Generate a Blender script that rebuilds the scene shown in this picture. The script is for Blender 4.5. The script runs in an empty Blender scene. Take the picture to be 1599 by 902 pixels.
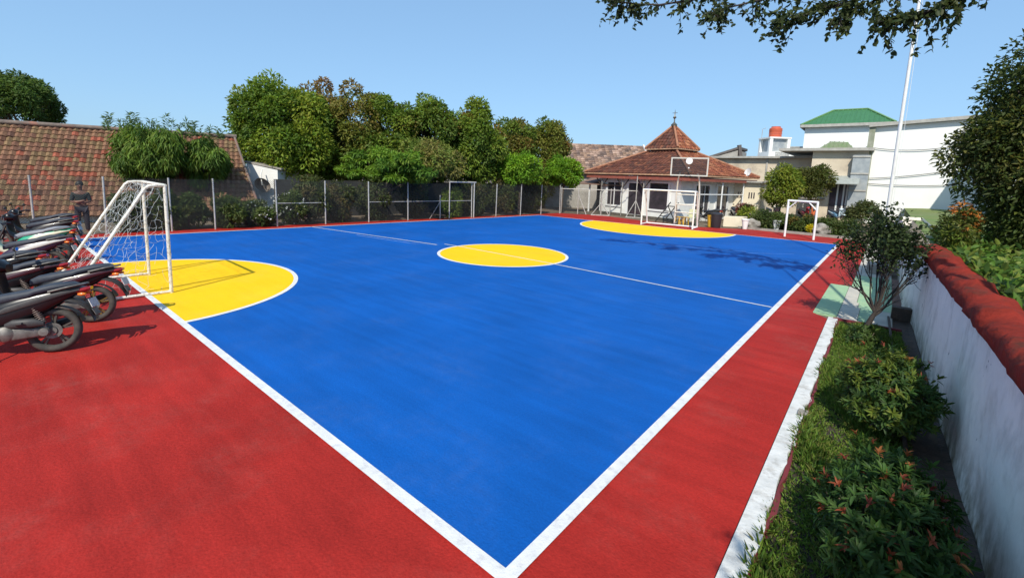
import bpy, bmesh, math, random
import numpy as np
from mathutils import Vector, Matrix

random.seed(11)
rng = np.random.default_rng(11)
sc = bpy.context.scene
col = sc.collection
R = math.radians

# ------------------------------------------------------------------ camera
FPX, PX, PY = 707.8, 799.5, 369.2
PITCH, ROLL, YAW = R(7.64), R(2.09), R(-39.41)
CAM = np.array([1.576, -1.984, 2.504])
cy_, sy_ = math.cos(YAW), math.sin(YAW)
CF = np.array([sy_*math.cos(PITCH), cy_*math.cos(PITCH), -math.sin(PITCH)])
_r0 = np.array([cy_, -sy_, 0.0]); _u0 = np.cross(_r0, CF)
CR = math.cos(ROLL)*_r0 + math.sin(ROLL)*_u0
CU = -math.sin(ROLL)*_r0 + math.cos(ROLL)*_u0
cam = bpy.data.cameras.new("camera"); camo = bpy.data.objects.new("camera", cam); col.objects.link(camo)
cam.sensor_width = 36; cam.lens = FPX/1599*36
cam.shift_y = (PY-451)/1599
cam.clip_start = 0.05; cam.clip_end = 3000
m = Matrix.Identity(4)
for i in range(3):
    m[i][0], m[i][1], m[i][2], m[i][3] = CR[i], CU[i], -CF[i], CAM[i]
camo.matrix_world = m
sc.camera = camo

# ------------------------------------------------------------------ light
SUN_EL, SUN_DIR = R(46), np.array([0.42, -0.907])        # sun stands behind the camera, to its right
w = bpy.data.worlds.new("World"); sc.world = w; w.use_nodes = True
nt = w.node_tree; nt.nodes.clear()
sky = nt.nodes.new('ShaderNodeTexSky'); sky.sky_type = 'NISHITA'; sky.sun_disc = False
sky.sun_elevation = SUN_EL; sky.sun_rotation = math.atan2(SUN_DIR[0], SUN_DIR[1])
sky.air_density = 1.0; sky.dust_density = 1.0; sky.ozone_density = 4.0; sky.altitude = 100
bg = nt.nodes.new('ShaderNodeBackground'); bg.inputs[1].default_value = 0.12
wo = nt.nodes.new('ShaderNodeOutputWorld')
EXPO = 0.25
gm = nt.nodes.new('ShaderNodeGamma'); gm.inputs[1].default_value = 0.4                  # a hazy tropical sky: horizon and zenith closer in brightness
ti = nt.nodes.new('ShaderNodeMix'); ti.data_type = 'RGBA'; ti.blend_type = 'MULTIPLY'; ti.inputs[0].default_value = 1; ti.clamp_result = False
ti.inputs[7].default_value = tuple(k/(.12*2**EXPO) for k in (.25, .362, .472))+(1,)
nt.links.new(sky.outputs[0], gm.inputs[0]); nt.links.new(gm.outputs[0], ti.inputs[6]); nt.links.new(ti.outputs[2], bg.inputs[0]); nt.links.new(bg.outputs[0], wo.inputs[0])
sun = bpy.data.lights.new("sun", 'SUN'); sun.energy = 4.4; sun.angle = R(0.55); sun.color = (1.0, 0.94, 0.83)
suno = bpy.data.objects.new("sun", sun); col.objects.link(suno)
sv = Vector((SUN_DIR[0]*math.cos(SUN_EL), SUN_DIR[1]*math.cos(SUN_EL), math.sin(SUN_EL)))
suno.rotation_euler = sv.to_track_quat('Z', 'Y').to_euler(); suno.location = (10, -10, 30)
sc.view_settings.view_transform = 'Standard'; sc.view_settings.look = 'None'
sc.view_settings.exposure = EXPO; sc.view_settings.gamma = 1.0
sc.render.film_transparent = False
sc.cycles.max_bounces = 6; sc.cycles.transparent_max_bounces = 12

# ------------------------------------------------------------------ helpers
def ray(px, py):
    return CF + CR*((px-PX)/FPX) - CU*((py-PY)/FPX)
def G(px, py, z=0.0):                       # the point at height z seen at a pixel
    d = ray(px, py); return CAM + d*((z-CAM[2])/d[2])
def D(px, py, depth):                       # the point at an optical depth
    return CAM + ray(px, py)*depth
def V(px, py, P, n):                        # the point on a plane
    d = ray(px, py); n = np.asarray(n, float); return CAM + d*(np.dot(np.asarray(P)-CAM, n)/np.dot(d, n))
def ZAT(x, y, py):                          # height over (x,y) that is seen at row py
    best = 0
    lo, hi = -5.0, 40.0
    for _ in range(60):
        z = (lo+hi)/2; v = np.array([x, y, z])-CAM
        yy = PY - FPX*np.dot(v, CU)/np.dot(v, CF)
        if yy > py: lo = z
        else: hi = z
    return (lo+hi)/2
def nrm(v):
    v = np.asarray(v, float); return v/(np.linalg.norm(v)+1e-12)

_mats = {}
def mat(name, c, rough=0.6, c2=None, scale=8.0, metal=0.0, bump=0.0, bscale=60.0, spec=0.5, detail=6.0, lo=0.35, hi=0.65, coat=0.0, stretch=None, c3=None, s3=1.0):
    if name in _mats: return _mats[name]
    M = bpy.data.materials.new(name); M.use_nodes = True; t = M.node_tree; b = t.nodes['Principled BSDF']
    b.inputs['Base Color'].default_value = (*c, 1); b.inputs['Roughness'].default_value = rough
    b.inputs['Metallic'].default_value = metal; b.inputs['Specular IOR Level'].default_value = spec
    b.inputs['Coat Weight'].default_value = coat
    tc = t.nodes.new('ShaderNodeTexCoord'); src = tc.outputs['Object']
    if stretch:
        mp = t.nodes.new('ShaderNodeMapping'); mp.inputs['Scale'].default_value = stretch
        t.links.new(src, mp.inputs[0]); src = mp.outputs[0]
    def ramp(sc_, a, bb, l, h, det):
        n = t.nodes.new('ShaderNodeTexNoise'); n.inputs['Scale'].default_value = sc_; n.inputs['Detail'].default_value = det
        n.inputs['Roughness'].default_value = 0.65
        t.links.new(src, n.inputs['Vector'])
        r = t.nodes.new('ShaderNodeMapRange'); r.inputs[1].default_value = l; r.inputs[2].default_value = h
        t.links.new(n.outputs[0], r.inputs[0]); return r.outputs[0]
    if c2 is not None:
        mx = t.nodes.new('ShaderNodeMix'); mx.data_type = 'RGBA'
        mx.inputs[6].default_value = (*c, 1); mx.inputs[7].default_value = (*c2, 1)
        t.links.new(ramp(scale, c, c2, lo, hi, detail), mx.inputs[0]); out = mx.outputs[2]
        if c3 is not None:
            m3 = t.nodes.new('ShaderNodeMix'); m3.data_type = 'RGBA'; m3.inputs[7].default_value = (*c3, 1)
            t.links.new(out, m3.inputs[6]); t.links.new(ramp(s3, c, c3, 0.52, 0.72, 5), m3.inputs[0]); out = m3.outputs[2]
        t.links.new(out, b.inputs['Base Color'])
    if bump:
        n = t.nodes.new('ShaderNodeTexNoise'); n.inputs['Scale'].default_value = bscale; n.inputs['Detail'].default_value = 4
        t.links.new(src, n.inputs['Vector'])
        bp = t.nodes.new('ShaderNodeBump'); bp.inputs['Strength'].default_value = bump; bp.inputs['Distance'].default_value = 0.02
        t.links.new(n.outputs[0], bp.inputs['Height']); t.links.new(bp.outputs[0], b.inputs['Normal'])
    _mats[name] = M; return M

def colmat(name, rough=0.5, transl=0.0, spec=0.4, noise=0.0):
    """a material whose own colour comes from the piece (each leaf, each tile)"""
    if name in _mats: return _mats[name]
    M = bpy.data.materials.new(name); M.use_nodes = True; t = M.node_tree; b = t.nodes['Principled BSDF']
    a = t.nodes.new('ShaderNodeAttribute'); a.attribute_name = 'Col'
    out = a.outputs['Color']
    if noise:
        tc = t.nodes.new('ShaderNodeTexCoord'); n = t.nodes.new('ShaderNodeTexNoise'); n.inputs['Scale'].default_value = 14; n.inputs['Detail'].default_value = 6
        t.links.new(tc.outputs['Object'], n.inputs['Vector'])
        mr = t.nodes.new('ShaderNodeMapRange'); mr.inputs[1].default_value = .3; mr.inputs[2].default_value = .7; mr.inputs[3].default_value = 1-noise; mr.inputs[4].default_value = 1+noise
        t.links.new(n.outputs[0], mr.inputs[0])
        mu = t.nodes.new('ShaderNodeVectorMath'); mu.operation = 'SCALE'
        t.links.new(out, mu.inputs[0]); t.links.new(mr.outputs[0], mu.inputs['Scale']); out = mu.outputs[0]
    t.links.new(out, b.inputs['Base Color']); b.inputs['Roughness'].default_value = rough
    b.inputs['Specular IOR Level'].default_value = spec
    if transl:
        tr = t.nodes.new('ShaderNodeBsdfTranslucent'); mx = t.nodes.new('ShaderNodeMixShader'); mx.inputs[0].default_value = transl
        hs = t.nodes.new('ShaderNodeHueSaturation'); hs.inputs['Value'].default_value = 1.5; hs.inputs['Hue'].default_value = 0.485
        t.links.new(out, hs.inputs['Color']); t.links.new(hs.outputs[0], tr.inputs[0])
        o = t.nodes['Material Output']
        t.links.new(b.outputs[0], mx.inputs[1]); t.links.new(tr.outputs[0], mx.inputs[2]); t.links.new(mx.outputs[0], o.inputs[0])
    _mats[name] = M; return M

def tag(o, label=None, cat=None, group=None, kind=None):
    if label: o['label'] = label
    if cat: o['category'] = cat
    if group: o['group'] = group
    if kind: o['kind'] = kind
    return o
def thing(name, label, cat, loc=(0, 0, 0), rz=0.0, group=None):
    o = bpy.data.objects.new(name, None); col.objects.link(o)
    o.location = loc; o.rotation_euler = (0, 0, rz); o.empty_display_size = 0.2
    return tag(o, label, cat, group)
def copy_tree(o, parent=None):
    c = o.copy(); col.objects.link(c); c.parent = parent
    for ch in list(o.children): copy_tree(ch, c)
    return c

class MB:
    def __init__(s): s.v = []; s.f = []; s.mi = []; s.c = []; s.sm = []; s.cur = 0; s.smooth = False
    def add(s, vs, fs, smooth=None):
        b = len(s.v); s.v.extend([tuple(map(float, p)) for p in vs])
        for f in fs: s.f.append(tuple(i+b for i in f)); s.mi.append(s.cur); s.sm.append(s.smooth if smooth is None else smooth)
    def box(s, c, size, X=(1, 0, 0), Y=(0, 1, 0), Z=(0, 0, 1)):
        c = np.asarray(c, float); X, Y, Z = (np.asarray(a, float) for a in (X, Y, Z)); a, b, d = (k/2 for k in size)
        vs = [c+X*i*a+Y*j*b+Z*k*d for i, j, k in ((-1,-1,-1),(1,-1,-1),(1,1,-1),(-1,1,-1),(-1,-1,1),(1,-1,1),(1,1,1),(-1,1,1))]
        s.add(vs, [(0,3,2,1),(4,5,6,7),(0,1,5,4),(1,2,6,5),(2,3,7,6),(3,0,4,7)], False); return s
    def bar(s, p, q, w, h=None, up=(0, 0, 1)):
        p, q = np.asarray(p, float), np.asarray(q, float); d = q-p; L = np.linalg.norm(d); Z = d/L
        X = np.cross(up, Z)
        if np.linalg.norm(X) < 1e-4: X = np.cross((1, 0, 0), Z)
        X = nrm(X); Y = np.cross(Z, X); return s.box((p+q)/2, (w, h or w, L), X, Y, Z)
    def tube(s, pts, r, n=8, caps=True):
        P = [np.asarray(p, float) for p in pts]; k = len(P); rr = r if hasattr(r, '__len__') else [r]*k
        T = [nrm(P[min(i+1, k-1)]-P[max(i-1, 0)]) for i in range(k)]
        u = np.cross(T[0], (0, 0, 1));
        if np.linalg.norm(u) < 1e-3: u = np.cross(T[0], (1, 0, 0))
        u = nrm(u); vs = []
        for i in range(k):
            u = nrm(u - T[i]*np.dot(u, T[i])); w_ = np.cross(T[i], u)
            for j in range(n):
                a = 2*math.pi*j/n; vs.append(P[i]+(u*math.cos(a)+w_*math.sin(a))*rr[i])
        fs = [(i*n+j, i*n+(j+1) % n, (i+1)*n+(j+1) % n, (i+1)*n+j) for i in range(k-1) for j in range(n)]
        s.add(vs, fs, n > 4)
        if caps and n > 2:
            s.add([vs[j] for j in range(n)], [tuple(range(n-1, -1, -1))], False); s.add(vs[-n:], [tuple(range(n))], False)
        return s
    def lathe(s, prof, O=(0, 0, 0), axis=(0, 0, 1), n=20, closed=False):
        O = np.asarray(O, float); Z = nrm(axis); X = nrm(np.cross(Z, (0.3, 1, 0.1))); Y = np.cross(Z, X)
        ringv = lambda r, h: [O+Z*h+(X*math.cos(2*math.pi*j/n)+Y*math.sin(2*math.pi*j/n))*r for j in range(n)]
        def emit(pr, cl=False):
            vs = [v for q in pr for v in ringv(*q)]; k = len(pr)
            s.add(vs, [(i*n+j, i*n+(j+1) % n, ((i+1) % k)*n+(j+1) % n, ((i+1) % k)*n+j) for i in range(k if cl else k-1) for j in range(n)], True)
        if closed: emit(prof, len(prof) > 5) if len(prof) > 5 else [emit([prof[i], prof[(i+1) % len(prof)]]) for i in range(len(prof))]; return s
        cur = [prof[0]]                                   # runs of the profile are smooth, its corners stay sharp
        for i in range(1, len(prof)):
            cur.append(prof[i])
            if i < len(prof)-1:
                a = nrm(np.subtract(prof[i], prof[i-1])); b = nrm(np.subtract(prof[i+1], prof[i]))
                if np.dot(a, b) < .75: emit(cur); cur = [prof[i]]
        emit(cur); return s
    def loft(s, secs, n=14, ex=2.6):
        """sections (x, y, z, half width, half height [, exponent]) along x"""
        vs = []
        for q in secs:
            x, y, z, a, b = q[:5]; e = q[5] if len(q) > 5 else ex
            for j in range(n):
                t = 2*math.pi*j/n; c_, s_ = math.cos(t), math.sin(t)
                vs.append((x, y+a*math.copysign(abs(c_)**(2/e), c_), z+b*math.copysign(abs(s_)**(2/e), s_)))
        k = len(secs)
        s.add(vs, [(i*n+j, i*n+(j+1) % n, (i+1)*n+(j+1) % n, (i+1)*n+j) for i in range(k-1) for j in range(n)], True)
        s.add(vs[:n], [tuple(range(n-1, -1, -1))], True); s.add(vs[-n:], [tuple(range(n))], True); return s
    def poly(s, pts): s.add(pts, [tuple(range(len(pts)))], False); return s
    def prism(s, pts, d):
        """polygon pts extruded by the vector d"""
        n = len(pts); P = [np.asarray(p, float) for p in pts]; Q = [p+np.asarray(d) for p in P]
        s.add(P+Q, [tuple(range(n-1, -1, -1)), tuple(range(n, 2*n))]+[(i, (i+1) % n, n+(i+1) % n, n+i) for i in range(n)], False); return s
    def build(s, name, mats, parent=None, bevel=0.0):
        me = bpy.data.meshes.new(name); me.from_pydata(s.v, [], s.f)
        if not isinstance(mats, (list, tuple)): mats = [mats]
        for q in mats: me.materials.append(q)
        me.polygons.foreach_set('material_index', s.mi); me.polygons.foreach_set('use_smooth', s.sm)
        if s.c:
            a = me.color_attributes.new('Col', 'FLOAT_COLOR', 'POINT')
            a.data.foreach_set('color', np.c_[np.array(s.c), np.ones(len(s.c))].astype('f').ravel())
        me.update()
        o = bpy.data.objects.new(name, me); col.objects.link(o); o.parent = parent
        if bevel:
            bm_ = o.modifiers.new('bevel', 'BEVEL'); bm_.width = bevel; bm_.segments = 2; bm_.limit_method = 'ANGLE'
        return o
def struct(o): o['kind'] = 'structure'; return o

def fast_mesh(name, V_, loops, starts, cols, mats, parent=None, smooth=False):
    me = bpy.data.meshes.new(name); me.vertices.add(len(V_)); me.vertices.foreach_set('co', V_.astype('f').ravel())
    me.loops.add(len(loops)); me.loops.foreach_set('vertex_index', loops.astype('i'))
    me.polygons.add(len(starts)); me.polygons.foreach_set('loop_start', starts.astype('i'))
    a = me.color_attributes.new('Col', 'FLOAT_COLOR', 'POINT'); a.data.foreach_set('color', np.c_[cols, np.ones(len(cols))].astype('f').ravel())
    me.materials.append(mats); me.update(calc_edges=True); me.validate()
    if smooth: me.polygons.foreach_set('use_smooth', [True]*len(starts))
    o = bpy.data.objects.new(name, me); col.objects.link(o); o.parent = parent; return o

def rows(a): return a/(np.linalg.norm(a, axis=1, keepdims=True)+1e-9)
def leaf_set(P, Dv, N, L, W, C, hi=False, droop=0.15, fold=0.25):
    """arrays for one set of leaves: base points, directions, normals, sizes, colours"""
    n = len(P); Dv = rows(Dv); S = rows(np.cross(Dv, N)); N = np.cross(S, Dv)
    L = np.broadcast_to(np.asarray(L, float), (n,))[:, None]; W = np.broadcast_to(np.asarray(W, float), (n,))[:, None]
    tip = P+Dv*L-N*L*droop
    if not hi:
        V_ = np.stack([P, P+Dv*L*.45+S*W*.5+N*W*fold, tip, P+Dv*L*.45-S*W*.5+N*W*fold], 1).reshape(-1, 3)
        lp = np.array([0, 1, 2, 0, 2, 3]); st = np.array([0, 3]); k = 4
    else:
        m1 = P+Dv*L*.3-N*L*droop*.1; m2 = P+Dv*L*.68-N*L*droop*.45
        V_ = np.stack([P, m1+S*W*.46+N*W*fold, m2+S*W*.38+N*W*fold, tip, m2-S*W*.38+N*W*fold, m1-S*W*.46+N*W*fold, m1, m2], 1).reshape(-1, 3)
        lp = np.array([0,5,6, 5,4,7,6, 4,3,7, 0,6,1, 6,7,2,1, 7,3,2]); st = np.array([0, 3, 7, 10, 13, 17]); k = 8
    loops = (lp[None]+np.arange(n)[:, None]*k).ravel(); starts = (st[None]+np.arange(n)[:, None]*len(lp)).ravel()
    return V_, loops, starts, np.repeat(C, k, 0)
def join_leaves(sets):
    Vs, Ls, Ss, Cs = [], [], [], []; vo = lo = 0
    for v, l, s_, c in sets:
        Vs.append(v); Ls.append(l+vo); Ss.append(s_+lo); Cs.append(c); vo += len(v); lo += len(l)
    return np.concatenate(Vs), np.concatenate(Ls), np.concatenate(Ss), np.concatenate(Cs)
LEAF = colmat('foliage', 0.55, 0.36, 0.25)
def unit(n): return rows(rng.normal(size=(n, 3)))

def crown(center, rad, n_lobe, per, lobe=(0.28, 0.42), L=0.2, W=0.09, pal=((.06,.11,.02),(.09,.15,.03),(.04,.08,.02)), tips=None, tip_p=0.0, flat=1.0, droop=0.2, shell=0.62, up=0.35, down=-0.55, hi=False, jit=0.14, out=0.9):
    """leaves over uneven lobes of one crown; every lobe keeps to one of the species' greens"""
    c = np.asarray(center, float); rad = np.asarray(rad, float); pal = np.array(pal); sets = []
    k = 0; dirs = []
    while k < n_lobe:
        d = unit(1)[0]
        if d[2] < down: continue
        dirs.append(d); k += 1
    for i, d in enumerate(dirs):
        f = rng.uniform(*lobe)
        lc = c+rad*d*(rng.uniform(.62, 1.0)-f*.55); lr = rad.mean()*f*np.array([1, 1, flat])
        u = unit(per)
        rr = rng.uniform(shell, 1.06, (per, 1))
        P = lc+u*lr*rr
        q = (P-c)/rad; keep = (np.linalg.norm(q, axis=1) > .42) & ((u@d) > -.45)
        P, u = P[keep], u[keep]; m_ = len(P)
        if not m_: continue
        Dv = u*out+unit(m_)*.8+np.array([0, 0, -droop]); N = u*.5+unit(m_)*.5+np.array([0, 0, up])
        base = pal[rng.integers(len(pal))]*[1.18, 1.06, .95]
        if tips is not None and d[2] > .25 and rng.random() < tip_p*1.7: base = np.array(tips[rng.integers(len(tips))])
        C = base*rng.uniform(1-jit, 1+jit, (m_, 1))*(1+rng.normal(0, .06, (m_, 3)))
        sets.append(leaf_set(P, Dv, N, L*rng.uniform(.7, 1.25, m_), W*rng.uniform(.75, 1.2, m_), np.clip(C, .004, .9), hi, .15, .25))
    return join_leaves(sets)
BARK = mat('bark', (.13, .10, .07), .9, (.06, .045, .035), 9, bump=.6, bscale=25)
def limbs(base, center, rad, r0, n=7, lean=(0, 0)):
    b = MB(); base = np.asarray(base, float); c = np.asarray(center, float)
    fork = base+(c-base)*.55+np.array([lean[0], lean[1], 0])
    b.tube([base-np.array([0, 0, .08]), base+(fork-base)*.35+rng.normal(0, .04, 3), fork], [r0*1.25, r0, r0*.8], 9)
    for i in range(n):
        d = unit(1)[0]; d[2] = abs(d[2])*.8+.1
        e = c+d*np.asarray(rad)*.75; mid = fork+(e-fork)*.5+rng.normal(0, .12, 3)
        st = base+(fork-base)*rng.uniform(.6, 1.0)
        b.tube([st, mid, e], [r0*.55, r0*.32, r0*.1], 6)
    return b
def tree(name, label, cat, base, center, rad, r0, group=None, limbn=7, **kw):
    root = thing(name, label, cat, tuple(base), 0, group)
    o = limbs(base, center, rad, r0, limbn).build('trunk', BARK, root); o.matrix_parent_inverse = Matrix.Translation(-Vector(base))
    o = fast_mesh('crown', *crown(center, rad, **kw), LEAF, root); o.matrix_parent_inverse = Matrix.Translation(-Vector(base))
    return root
def local(root, *objs):
    """parts modelled in world coordinates hang on the thing without moving"""
    for o in objs: o.parent = root; o.matrix_parent_inverse = Matrix.Translation(-Vector(root.location))

# ------------------------------------------------------------------ paint and ground
def paint(name, c, grain=.16, patch=.10, dust=(.30, .24, .20), dusty=.10, stretch=(1, 1, 1)):
    """court paint rolled on rough concrete: grain, roller lanes, scuffs and thin dust"""
    M = bpy.data.materials.new(name); M.use_nodes = True; t = M.node_tree; b = t.nodes['Principled BSDF']
    b.inputs['Specular IOR Level'].default_value = .12; b.inputs['Roughness'].default_value = .7
    tc = t.nodes.new('ShaderNodeTexCoord')
    def noise(sc_, det=6, st=(1, 1, 1), l=.3, h=.7, o0=0., o1=1., rgh=.6):
        mp = t.nodes.new('ShaderNodeMapping'); mp.inputs['Scale'].default_value = st; t.links.new(tc.outputs['Object'], mp.inputs[0])
        n = t.nodes.new('ShaderNodeTexNoise'); n.inputs['Scale'].default_value = sc_; n.inputs['Detail'].default_value = det; n.inputs['Roughness'].default_value = rgh
        t.links.new(mp.outputs[0], n.inputs['Vector']); r = t.nodes.new('ShaderNodeMapRange'); r.inputs[1].default_value = l; r.inputs[2].default_value = h; r.inputs[3].default_value = o0; r.inputs[4].default_value = o1
        t.links.new(n.outputs[0], r.inputs[0]); return r.outputs[0]
    def mul(a, k):
        m_ = t.nodes.new('ShaderNodeMath'); m_.operation = 'MULTIPLY'; t.links.new(a, m_.inputs[0])
        if isinstance(k, float): m_.inputs[1].default_value = k
        else: t.links.new(k, m_.inputs[1])
        return m_.outputs[0]
    f = mul(noise(38, 8, (1, 1, 1), .25, .75, 1-grain, 1+grain, .75), noise(.55, 5, (1, 1, 1), .3, .7, 1-patch, 1+patch))
    f = mul(f, noise(2.2, 6, (.25, 2.2, 1), .3, .7, 1-patch*.8, 1+patch*.8))       # roller lanes
    f = mul(f, noise(16, 3, (1, 1, 1), .70, .76, 1., .72))                        # small dark specks
    f = mul(f, noise(5, 2, (.35, 3.5, 1), .74, .79, 1., .86))                     # scuffs
    v = t.nodes.new('ShaderNodeVectorMath'); v.operation = 'SCALE'; v.inputs[0].default_value = c; t.links.new(f, v.inputs['Scale'])
    mx = t.nodes.new('ShaderNodeMix'); mx.data_type = 'RGBA'; mx.inputs[7].default_value = (*dust, 1); t.links.new(v.outputs[0], mx.inputs[6])
    t.links.new(mul(noise(.9, 8, (1, 1, 1), .48, .8, 0., dusty), noise(9, 6, (1, 1, 1), .3, .7)), mx.inputs[0])
    t.links.new(mx.outputs[2], b.inputs['Base Color'])
    n = t.nodes.new('ShaderNodeTexNoise'); n.inputs['Scale'].default_value = 55; n.inputs['Detail'].default_value = 6; t.links.new(tc.outputs['Object'], n.inputs['Vector'])
    bp = t.nodes.new('ShaderNodeBump'); bp.inputs['Strength'].default_value = .3; bp.inputs['Distance'].default_value = .02
    t.links.new(n.outputs[0], bp.inputs['Height']); t.links.new(bp.outputs[0], b.inputs['Normal'])
    return M
RED = paint('red_court_paint', (.318, .020, .015), .26, .20, dusty=.20)
BLUE = paint('blue_court_paint', (.0035, .083, .345), .19, .13, (.10, .17, .34), .24)
YEL = paint('yellow_court_paint', (.84, .49, .007), .08, .05, (.6, .5, .3), .12)
WHT = mat('white_line_paint', (.68, .68, .67), .65, (.58, .58, .57), 6, bump=.2, spec=.2, c3=(.46, .46, .47), s3=11)
FADED = mat('faded_line_paint', (.25, .38, .68), .6, (.06, .2, .6), 9, lo=.4, hi=.6)
SOIL = mat('dry_soil', (.16, .12, .08), .95, (.10, .075, .05), 3, bump=.6, bscale=20, c3=(.2, .16, .11), s3=.4)
CONC = mat('old_concrete', (.34, .31, .27), .85, (.22, .2, .17), 4, bump=.35, bscale=30, c3=(.13, .12, .1), s3=1.3)
DARKC = mat('mossy_concrete', (.12, .105, .085), .9, (.06, .055, .04), 5, bump=.4, bscale=25)

b = MB(); b.poly([(-400, -300, -.03), (400, -300, -.03), (400, 500, -.03), (-400, 500, -.03)]); struct(b.build('ground', SOIL))

A_, B_, C_, D_ = np.array([0, 0]), np.array([-18.2, .2]), np.array([-15.9, 22.0]), np.array([.1, 22.56])
H0, H1 = np.array([-18.0+.75, 7.5]), np.array([.02, 8.5])
H0 = B_+(C_-B_)*((7.5-.2)/21.8)
def z2(p, z): return (float(p[0]), float(p[1]), z)
b = MB()
re = [(1.02, -40), (.99, 1.0), (.93, 8.46), (.66, 8.76), (.66, 12.33), (1.09, 12.4), (1.12, 23.9), G(1320, 373)[:2], G(1180, 358.5)[:2], G(1085, 354)[:2], G(982, 341.8)[:2], G(939, 336.2)[:2], G(872, 332.5)[:2], (-19.05, 3.4), (-19.6, -2), (-21, -40)]
b.poly([z2(p, -.004) for p in re]); struct(b.build('court_surround', RED))
b = MB(); b.poly([z2(p, 0.0) for p in (A_, D_, C_, B_)]); struct(b.build('court', BLUE))
def disc(c, r0, r1, z, n=96, a0=0, a1=2*math.pi, clip=None):
    vs = []; 
    for i in range(n+1):
        a = a0+(a1-a0)*i/n
        for r in (r0, r1): vs.append((c[0]+r*math.cos(a), c[1]+r*math.sin(a), z))
    return vs, [(2*i, 2*i+1, 2*i+3, 2*i+2) for i in range(n)]
LW = .085
def line(bm_, p, q, z, w_=LW, nseg=1):
    p, q = np.asarray(p, float), np.asarray(q, float); d = nrm(q-p); s_ = np.array([-d[1], d[0]])*w_/2
    bm_.poly([z2(p-s_, z), z2(q-s_, z), z2(q+s_, z), z2(p+s_, z)])
CC = H1+(H0-H1)*.4265*1.0
CC = G(785.5, 396.6)[:2]
# centre circle
b = MB(); b.add(*disc(CC, 0.0, 2.0, .004)); struct(b.build('centre_circle', YEL))
b = MB(); b.add(*disc(CC, 2.0, 2.09, .006)); struct(b.build('centre_circle_line', WHT))
# goal areas
GL = G(286, 505)[:2]; gl_r = 3.05
glc = np.array([-8.45, .1])
p1 = np.array([G(286, 505)[0], 0.0]); p2 = G(465, 438)[:2]; p3 = G(320, 404.5)[:2]
def circ3(a, b_, c):
    M_ = 2*np.array([b_-a, c-a]); rh = np.array([b_@b_-a@a, c@c-a@a]); o = np.linalg.solve(M_, rh); return o, np.linalg.norm(o-a)
glc, gl_r = circ3(p1, p2, p3)
q1, q2, q3 = G(906.5, 351)[:2], G(1080, 371.3)[:2], G(1148, 367.5)[:2]
grc, gr_r = circ3(q1, q2, q3)
def sector(c, r, e0, e1, keep):
    """points of a circle on the court side of the goal line e0-e1"""
    d = nrm(e1-e0); n_ = np.array([-d[1], d[0]])*keep; h = np.dot(c-e0, n_); half = math.sqrt(max(r*r-h*h, 0)); f = c-n_*h
    s0, s1 = f-d*half, f+d*half; a0 = math.atan2(*(s0-c)[::-1]); a1 = math.atan2(*(s1-c)[::-1])
    for k in (1, -1):
        am = a0+k*((k*(a1-a0)) % (2*math.pi))/2
        if np.dot(c+r*np.array([math.cos(am), math.sin(am)])-e0, n_) > 0: return a0, a0+k*((k*(a1-a0)) % (2*math.pi))
for nm, c, r, e0, e1, kp in (('goal_area', glc, gl_r, B_, A_, 1), ('goal_area', grc, gr_r, C_, D_, -1)):
    a0, a1 = sector(c, r, e0, e1, kp)
    ring = [(c[0]+(r-.09)*math.cos(a0+(a1-a0)*i/80), c[1]+(r-.09)*math.sin(a0+(a1-a0)*i/80), .004) for i in range(81)]
    b = MB(); b.poly(ring); struct(b.build('goal_area', YEL))
    b = MB(); b.add(*disc(c, r-.09, r, .006, 80, a0, a1)); struct(b.build('goal_area_line', WHT))
b = MB()
zl = .008
line(b, A_+[0, -LW/2], D_, zl, LW+.015); line(b, A_+[LW/2, 0], B_, zl+.0015, LW+.015); line(b, B_, C_, zl, .09); line(b, C_, D_, zl+.0015, .075)
struct(b.build('court_boundary_line', WHT))
b = MB(); hd = H0-H1
g0, g1 = .335, .355
ga = V(682, 382.2, (0, 0, 0), (0, 0, 1))[:2]; gb = V(694, 381.2, (0, 0, 0), (0, 0, 1))[:2]
line(b, H1+[-.05, 0], G(857, 410.7)[:2], zl, .055); line(b, G(857, 410.7)[:2], G(724, 386)[:2], zl-.002, .045); line(b, G(724, 386)[:2], gb, zl, .055); line(b, ga, H0, zl, .055)
struct(b.build('halfway_line', WHT))
b = MB(); line(b, G(556, 367)[:2], G(640, 379.5)[:2], .0045, .05); line(b, G(640, 379.5)[:2], G(684, 382.6)[:2], .0045, .03)
line(b, G(992, 377.5)[:2], G(1100, 388)[:2], .0045, .045); line(b, G(1100, 388)[:2], G(1165, 393)[:2], .0045, .03); line(b, G(1165, 395)[:2], G(1240, 397)[:2], .0045, .03)
struct(b.build('faded_line', FADED))

# ------------------------------------------------------------------ planting bed, path, wall at the right
CURB = mat('chipped_shade_dappled_paint', (.66, .66, .64), .8, (.52, .52, .5), 5, bump=.4, bscale=18, c3=(.36, .34, .31), s3=7)  # grey mottle is dirt plus tree dapples painted into the colour
MAROON = mat('maroon_paint', (.17, .018, .024), .8, (.11, .02, .022), 8)
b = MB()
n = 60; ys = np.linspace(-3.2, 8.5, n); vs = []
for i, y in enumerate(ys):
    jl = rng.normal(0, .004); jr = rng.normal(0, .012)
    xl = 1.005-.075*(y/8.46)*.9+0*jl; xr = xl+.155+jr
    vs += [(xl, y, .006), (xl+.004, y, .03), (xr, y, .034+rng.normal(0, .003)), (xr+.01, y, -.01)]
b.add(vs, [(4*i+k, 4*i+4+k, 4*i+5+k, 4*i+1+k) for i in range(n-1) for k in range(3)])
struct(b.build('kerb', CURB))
b = MB(); vs = []
for i, y in enumerate(ys[:-1]):
    xl = 1.005-.0675*(y/8.46)+.155
    vs += [(xl+rng.normal(.0, .01), y, .0355), (xl+.028+rng.normal(0, .012), y, .03), (xl+.034, y, -.01)]
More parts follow.
